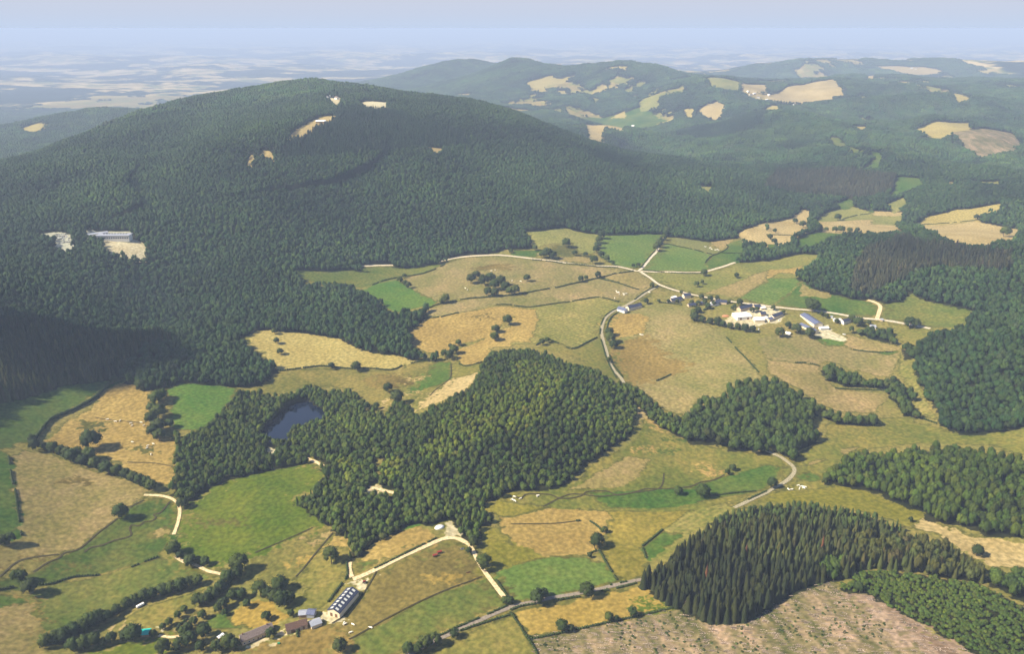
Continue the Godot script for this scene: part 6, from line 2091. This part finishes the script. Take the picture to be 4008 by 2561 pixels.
const TREES := [
	["lone round tree on the ditch line below the large dry pasture",-387.3,-681.1,15.0],
	["dark bushy tree by the fence of the narrow green strip field",-463.5,-616.4,11.2,-458.3,-619.9,10.6],
	["small dark tree beside the hedge bank of the wet meadow",-431.2,-578.7,9.0,-426.4,-580.3,9.0],
	["spreading tree on the hedge bank at the corner of the brown field",-413.1,-566.4,14.4],
	["tall tree where the double rutted track ends",-316.4,-630.7,14.5],
	["small tree along the narrow track under the lime green meadow",-308.6,-625.9,7.2,-294.3,-614.0,12.0,-288.4,-616.7,7.6,-280.2,-613.2,8.6],
	["small tree beside the rutted track at the foot of the pond wood",-335.4,-702.4,10.8],
	["tree in the long hedgerow above the streaked strip field",-367.1,-505.7,11.3,-362.2,-511.9,11.3,-356.7,-514.0,12.3,-353.7,-521.0,12.4,-349.0,-526.9,11.4,-346.5,-533.8,12.0,-341.7,-538.2,11.5,-337.0,-541.2,10.4,-332.7,-550.8,8.9,-328.3,-559.1,8.4,-323.8,-563.2,8.5,-316.4,-567.3,10.6,-311.1,-569.9,10.0,-304.0,-575.2,11.1,-296.3,-577.0,11.1,-290.1,-580.1,11.1,-284.0,-584.0,10.0,-277.1,-585.6,9.5],
	["tree in the short row behind the turquoise shed hedgerow",-344.6,-503.5,11.1,-337.3,-505.4,11.1,-331.9,-509.7,12.1,-324.6,-510.1,7.0,-319.7,-514.1,9.1],
	["tree standing against the turquoise roofed shed",-309.7,-518.1,10.1,-303.2,-516.8,14.0],
	["tree in the thick belt between track end and golden patch",-267.6,-559.7,10.2,-260.6,-560.6,12.3,-257.4,-567.1,12.3,-252.1,-573.5,11.3,-251.1,-587.3,12.5,-244.7,-591.0,11.5,-245.0,-601.0,16.8,-244.2,-555.5,10.1,-247.0,-550.4,8.0,-239.4,-565.7,10.2,-232.3,-566.5,9.1],
	["small tree along the curved tan wedge field",-276.1,-550.9,6.6,-278.4,-543.2,6.1,-282.0,-534.3,6.5,-285.5,-529.9,5.5,-258.0,-543.4,7.0,-261.8,-534.6,7.5,-263.4,-527.1,8.4],
	["tree in the garden beside the long farmhouse",-264.5,-520.9,8.9,-256.3,-510.7,12.6,-262.1,-506.1,10.7,-272.9,-501.6,11.7,-247.8,-520.1,11.7,-224.4,-506.9,12.4,-231.7,-503.7,9.5,-218.0,-505.4,8.5,-245.4,-504.3,8.6,-224.0,-554.6,7.0,-240.1,-546.1,5.5,-289.9,-521.8,6.0],
	["large tree in the clump above the golden patch behind the farm sheds",-217.0,-569.3,14.1,-209.2,-564.6,11.0,-200.6,-572.0,15.1,-201.1,-558.7,11.9,-193.2,-552.8,13.8,-187.7,-556.3,9.8],
	["small tree close to the farm buildings",-202.4,-537.6,8.3,-182.5,-539.3,5.8,-193.0,-516.9,8.5],
	["lone round tree in the olive pasture near the track fork",-163.9,-608.9,14.4],
	["tree on the track along the side of the big brown pasture",-36.1,-631.0,9.8,-25.2,-599.3,14.9,-39.6,-620.9,6.1,-5.8,-551.3,6.6],
	["tree beside the grey road below the barn",-133.9,-499.1,11.9,-45.1,-511.7,8.2,-67.5,-499.6,11.7,-60.3,-502.8,10.8,-80.2,-494.4,9.8,-71.9,-494.2,8.9],
	["lone round tree at the corner of the orange dry field",79.6,-632.9,13.5],
	["bush at the edge of the orange dry field",89.3,-657.6,6.4,71.2,-617.2,4.1],
	["dark round tree on the grey road above the golden rectangle field",21.4,-550.4,13.2,27.1,-560.1,8.1,63.3,-560.0,13.4],
	["thin tree in the hedge under the golden rectangle field",40.1,-518.9,10.5,78.7,-529.1,7.4,98.9,-534.6,8.0],
	["dark tree at the road bend above the brown pasture",-1.7,-550.7,7.1],
	["tree in the marshy valley beside the meandering ditch",172.8,-724.1,9.2,197.0,-718.5,15.0],
	["bush in the hedge under the golden rectangle field",46.8,-517.5,5.5,84.7,-528.8,4.6],
	["lone bush in the pale stubble field behind the spruces",415.5,-602.0,10.2],
	["small dark bush at the corner of the pale stubble field",385.7,-663.6,4.7],
	["bush at the edge of the clear cut",285.9,-545.9,8.0],
	["lone broad tree in the orange pasture with white cattle",-472.5,-799.7,21.8],
	["tree in the diagonal hedgerow under the orange cattle pasture",-535.0,-795.7,9.7,-524.8,-781.2,11.7,-516.6,-786.7,7.5,-505.7,-783.2,12.3,-497.3,-782.3,10.9,-488.1,-777.6,10.8,-477.8,-768.3,14.7,-477.1,-778.2,13.4,-464.7,-764.7,13.2,-463.7,-776.5,15.3,-451.6,-763.1,13.1,-435.6,-755.3,14.9,-423.4,-753.1,11.6,-412.4,-748.6,11.5,-402.5,-743.9,11.4,-392.0,-737.3,11.9,-384.8,-736.1,11.3,-377.5,-729.2,11.2],
	["tree in the clump between orange pasture and bright green field",-443.1,-906.5,16.7,-440.6,-917.0,14.7,-440.3,-886.6,13.6,-428.1,-875.3,17.0,-431.0,-860.4,15.4,-416.0,-845.0,17.2,-417.5,-833.1,15.0,-407.7,-827.0,14.2,-407.6,-855.3,11.1],
	["tree at the top of the orange cattle pasture",-476.5,-939.7,13.6,-514.6,-949.5,10.8],
	["tree standing on the long hedge of the hay meadow",-216.2,-1024.7,14.3,-251.5,-1028.5,9.9],
	["small tree in the row crossing the hay meadow",-344.8,-1095.1,8.9,-330.9,-1062.3,9.5,-356.1,-1125.4,8.3],
	["low round bush in the rough meadow above the pond",-162.0,-955.6,12.7],
	["round tree on the tan slope behind the central hill",-26.0,-1113.9,13.4,-24.9,-1139.2,12.9,-7.3,-1167.0,14.8],
	["tree in the clump at the end of the long hedge",-90.4,-1094.5,6.3,-78.9,-1098.8,9.4,-83.5,-1072.6,13.8,-88.2,-1053.0,12.9,-96.4,-1061.6,10.7],
	["dark tree at the back edge of the pond wood",-143.6,-912.6,17.6,-182.2,-910.1,8.2,-169.6,-906.7,8.1],
	["tree beside the curving lane above the central hill",144.8,-1107.4,15.9,148.3,-1089.5,13.3,146.6,-1130.6,12.9,134.6,-1036.0,7.5],
	["tree at the hedge corner behind the central hill",43.5,-1090.6,9.3,51.7,-1101.1,7.8],
	["small tree in the valley meadow by the bare patch",242.8,-774.7,7.4,234.9,-766.3,6.1],
	["tree under the farm with long blue roofs",395.0,-1108.3,14.1,424.7,-1122.4,16.0,438.6,-1106.7,15.1],
	["small tree at the edge of the right hand wood",534.9,-962.5,10.2],
	["tree beside the pale road bend in the valley",331.3,-740.7,6.8,274.6,-737.1,10.8],
	["small tree under the hedge of the tan slope field",-196.0,-1404.4,8.8,-199.0,-1367.3,11.5,-187.4,-1349.2,9.4,-179.8,-1332.5,11.2],
	["tree on the hedge at the tip of the bright green field",-109.0,-1250.8,14.0,-115.7,-1246.9,8.7],
	["tree in the grove standing in the tan field",-71.4,-1342.5,16.7,-62.9,-1361.8,15.1,-48.7,-1331.2,18.5,-38.0,-1344.9,18.6,-29.8,-1307.8,19.1,-19.2,-1328.8,16.6,-11.6,-1298.1,16.2,-39.9,-1278.2,14.2,-29.2,-1276.0,14.2,-4.4,-1283.7,12.5,5.4,-1286.5,16.1],
	["lone tree in the tan field with a few cattle",26.2,-1349.4,13.1],
	["tree on the hedge below the pale lane",120.7,-1353.9,10.3,131.1,-1365.6,8.0,153.8,-1376.2,11.5],
	["tree beside the pale lanes near the crossroads",241.0,-1322.5,8.4,344.4,-1384.0,11.8,319.1,-1328.1,9.4,332.5,-1343.0,6.7,398.7,-1369.4,8.8],
	["small tree by the pale lane under the forest",44.9,-1530.3,10.5,224.9,-1436.6,7.0,233.8,-1436.6,9.0],
	["tree in the scrubby hollow above the pale lane",154.0,-1459.0,15.1,67.1,-1486.5,19.4,77.2,-1484.5,16.3,59.1,-1488.6,15.3,108.1,-1557.5,18.1,189.2,-1451.8,6.0],
	["tree in the line between pale olive and green fields",185.1,-1626.4,15.6,177.4,-1593.5,15.3,170.9,-1560.0,15.0,164.5,-1526.2,14.7,172.2,-1499.8,12.4,179.6,-1473.3,12.2],
	["tree lining the straight track up to the forest",337.1,-1712.7,15.4,329.1,-1680.6,14.0,319.1,-1649.1,13.7,306.0,-1611.5,13.9,296.7,-1575.6,15.3,286.7,-1547.7,15.1],
	["small tree behind the row of village houses",219.5,-1248.1,8.8,241.3,-1253.3,5.7],
	["tree in the hedge round the village paddock",286.4,-1193.0,12.0,296.2,-1207.6,10.4,282.5,-1174.3,13.5,294.3,-1167.8,10.1,304.0,-1159.9,10.1,314.2,-1154.8,13.4,321.1,-1150.1,10.1,330.2,-1141.1,10.0,340.2,-1136.3,10.0,349.1,-1127.7,11.6,359.4,-1124.4,10.0],
	["garden tree among the village houses",314.6,-1222.3,10.6,313.8,-1265.7,9.1,324.9,-1252.6,10.8,338.1,-1256.8,8.1,367.9,-1230.3,10.7,285.3,-1291.4,5.5,121.4,-1505.5,10.3,141.6,-1501.0,9.3,-2.0,-1516.1,8.3,256.7,-1251.3,6.2,271.6,-1252.0,6.2,293.4,-1243.3,8.0,303.2,-1240.8,8.0,314.3,-1240.2,8.9,326.9,-1234.6,7.1,353.7,-1242.4,6.3,357.1,-1221.7,6.2,380.2,-1200.5,8.8,388.4,-1204.4,7.1,351.5,-1212.9,5.6],
	["tree by the lane above the long blue roofed sheds",474.5,-1199.2,21.5,475.0,-1215.8,14.5],
	["tree in the pale fields beyond the valley woods",771.7,-1875.1,16.4,651.9,-1819.1,11.8,648.8,-1760.5,15.2,565.2,-1692.9,8.5,536.0,-1630.1,11.7,532.4,-1589.8,11.4,694.9,-1661.0,15.9,686.3,-1673.6,12.3,710.5,-1655.5,12.2,673.0,-1686.0,9.8,725.6,-1654.5,9.8],
	["tree at the edge of the far tan field",1079.1,-1838.2,12.9,978.0,-1557.8,19.9],
	["tree along the lane past the village",594.1,-1127.0,16.8,602.2,-1124.4,14.2,543.3,-1149.5,7.1,533.5,-1157.4,8.9,415.3,-1208.4,8.0,426.2,-1191.7,6.2,417.5,-1139.9,10.2,484.2,-1183.9,7.1,488.1,-1176.0,7.1,497.7,-1157.2,7.9,522.2,-1161.8,10.6,524.0,-1145.2,14.9],
]
const COWS := [-485.4,-865.6,-474.3,-861.8,-469.6,-863.4,-454.6,-858.5,-451.1,-853.5,-443.4,-861.3,-438.1,-855.5,-429.2,-846.6,-435.3,-817.5,-415.8,-812.6,-414.7,-807.7,-411.2,-817.1,-405.3,-795.8,-136.8,-529.1,-135.7,-527.8,-129.3,-527.5,-129.6,-518.7,-114.0,-523.3,2.2,-710.4,-0.2,-706.2,1.3,-705.1,3.1,-704.2,8.7,-707.7,26.8,-713.7,26.0,-712.9,303.5,-739.9,305.5,-737.5,307.5,-736.7,309.1,-736.0,302.1,-732.4,306.9,-733.4,290.2,-731.8,293.6,-731.0,-80.3,-1318.6,-76.2,-1309.1,-31.1,-1418.4,-37.8,-1413.6,391.5,-1587.8,393.2,-1585.6,398.2,-1574.4,400.7,-1576.1,399.9,-1563.1,405.6,-1555.8,409.8,-1558.3,410.8,-1550.8,177.5,-1304.3,178.4,-1296.7,180.7,-1298.2,180.7,-1289.2,188.5,-1291.7,188.3,-1286.7,193.2,-1293.2,170.7,-1270.0,232.3,-1296.3,0.1,-1353.9,15.4,-1349.0,193.6,-1129.6,195.9,-1128.4]
const FARHOUSES := [1297,-4593,1302,-4548,1326,-4571,1326,-4489,1359,-4443,2934,-14201,2768,-13466,2858,-13328,1453,-4280,1455,-4235,1404,-4559,4036,-7303,3619,-7638,3644,-7609,535,-3056,501,-4229,609,-4151,-573,-2587,-562,-2597,-537,-2555,-1641,-12068]
const RIDGES := {"barn": [-146.3, -537.3, -136.2, -563.3], "farmhouse": [-215.7, -512.0, -194.9, -526.4], "stone1": [-182.1, -522.1, -173.3, -526.1], "stone2": [-172.1, -525.7, -166.5, -527.7], "greyshed": [-163.4, -525.8, -156.2, -530.2], "tin1": [-175.6, -539.0, -169.4, -539.8], "tin2": [-168.5, -539.7, -162.5, -539.0], "turq": [-300.2, -524.2, -294.9, -525.0], "whiteshed": [-235.7, -518.1, -233.6, -521.1], "v1": [172.0, -1224.8, 182.7, -1214.3], "v2": [185.7, -1224.4, 209.2, -1239.4], "v3": [260.3, -1254.7, 280.5, -1267.1], "v4": [285.6, -1274.9, 297.4, -1278.0], "v5": [285.8, -1235.7, 297.7, -1239.8], "v6": [307.7, -1244.0, 317.4, -1246.4], "v7": [323.3, -1236.3, 335.2, -1239.4], "v8": [339.1, -1245.0, 349.8, -1241.3], "v9": [360.7, -1208.3, 384.4, -1222.8], "v10": [386.1, -1214.8, 396.4, -1217.2], "v11": [346.5, -1178.9, 369.9, -1183.1], "v12": [372.6, -1165.8, 387.9, -1166.4], "v13": [388.8, -1188.6, 397.1, -1190.3], "v14": [403.1, -1175.2, 422.2, -1190.2], "v15": [456.9, -1184.8, 463.7, -1140.8], "v16": [441.3, -1151.0, 454.0, -1120.9], "v17": [495.8, -1165.4, 506.2, -1164.8], "v18": [504.6, -1155.2, 518.8, -1162.9], "v19": [541.5, -1139.2, 548.9, -1137.7], "v20": [409.4, -1122.5, 414.6, -1117.7], "museum": [-751.5, -1427.5, -694.5, -1429.3], "museumwing": [-771.8, -1427.8, -745.6, -1449.5], "pavilion": [-504.3, -2124.5, -479.9, -2125.8]}
const SPOTS := {"trailer_a": [-318.6, -557.4], "trailer_b": [-315.3, -561.5], "tarp_a": [-73.6, -662.7], "tarp_b": [-66.4, -656.0], "feed1": [-70.3, -614.6], "feed2": [-66.7, -619.8], "rust": [-39.1, -592.9], "trough": [-46.3, -627.5], "tractor": [-128.2, -577.0], "bin": [-184.8, -509.4], "park1": [-844.3, -1455.3], "park2": [-826.2, -1454.7], "park3": [-816.0, -1389.7], "park4": [-785.7, -1404.7], "car1": [495.0, -1118.9], "car2": [413.9, -1170.3], "van1": [326.9, -1170.5], "van2": [371.9, -1134.9], "heap": [335.6, -1189.3], "dead1": [276.8, -603.5], "dead2": [207.0, -596.5], "dead3": [166.8, -571.8]}
const EXTRA := [
	["outbuilding","pale flat annex against the long low house","outbuilding",[265.8,-1269.5,272.9,-1274.3],6,3,4,"white","whitesheet"],
	["outbuilding","reddish low outbuilding at the end of the long low house","outbuilding",[255.8,-1252.9,262.1,-1258.5],5,2.4,3.6,"stone","browntile"],
	["outbuilding","grey roofed outbuilding between the garden cottages","outbuilding",[316.7,-1233.3,324.1,-1235.7],6,2.6,4.4,"stone","tin"],
	["outbuilding","slate roofed annex behind the white walled house","outbuilding",[332.2,-1245.0,339.1,-1248.5],7,3.4,5.8,"stone","slate"],
	["outbuilding","white roofed lean-to beside the dark roofed stone house","outbuilding",[396.0,-1213.5,403.4,-1215.6],7,3,4.4,"cream","whitesheet"],
	["outbuilding","blue grey roofed outbuilding right of the smaller cream barn","outbuilding",[394.3,-1167.0,402.6,-1173.0],8,3.2,5.2,"cream","blueslate"],
	["outbuilding","cream walled lean-to between yard and small dark house","outbuilding",[391.3,-1173.7,395.1,-1175.7],8,3.2,5,"cream","whitesheet"],
	["outbuilding","small pale outbuilding at the end of the widest long shed","outbuilding",[463.5,-1135.1,477.0,-1136.9],6,3,4.4,"white","whitesheet"],
	["outbuilding","tiny pale hut beside the lane past the bungalow","outbuilding",[495.4,-1177.3,498.4,-1176.3],4,2.4,3.4,"white","tin"],
	["outbuilding","small grey hut where the dirt track meets the lane","outbuilding",[565.6,-1160.4,568.7,-1158.9],4,2.6,3.8,"stone","tin"],
]
const FOLDS := [
	[26,150,-585,-1771,-706,-1726,-765,-1689],
	[-26,90,-567,-1424,-596,-1298,-563,-1178],
	[22,190,-309,-1959,-53,-1841,226,-1703],
	[-20,170,-434,-1876,-270,-1665,-211,-1532],
	[24,120,-593,-1954,-676,-1891],
	[-16,160,-4,-2046,252,-1927,341,-1786],
	[18,120,-1024,-2180,-1031,-1877],
]
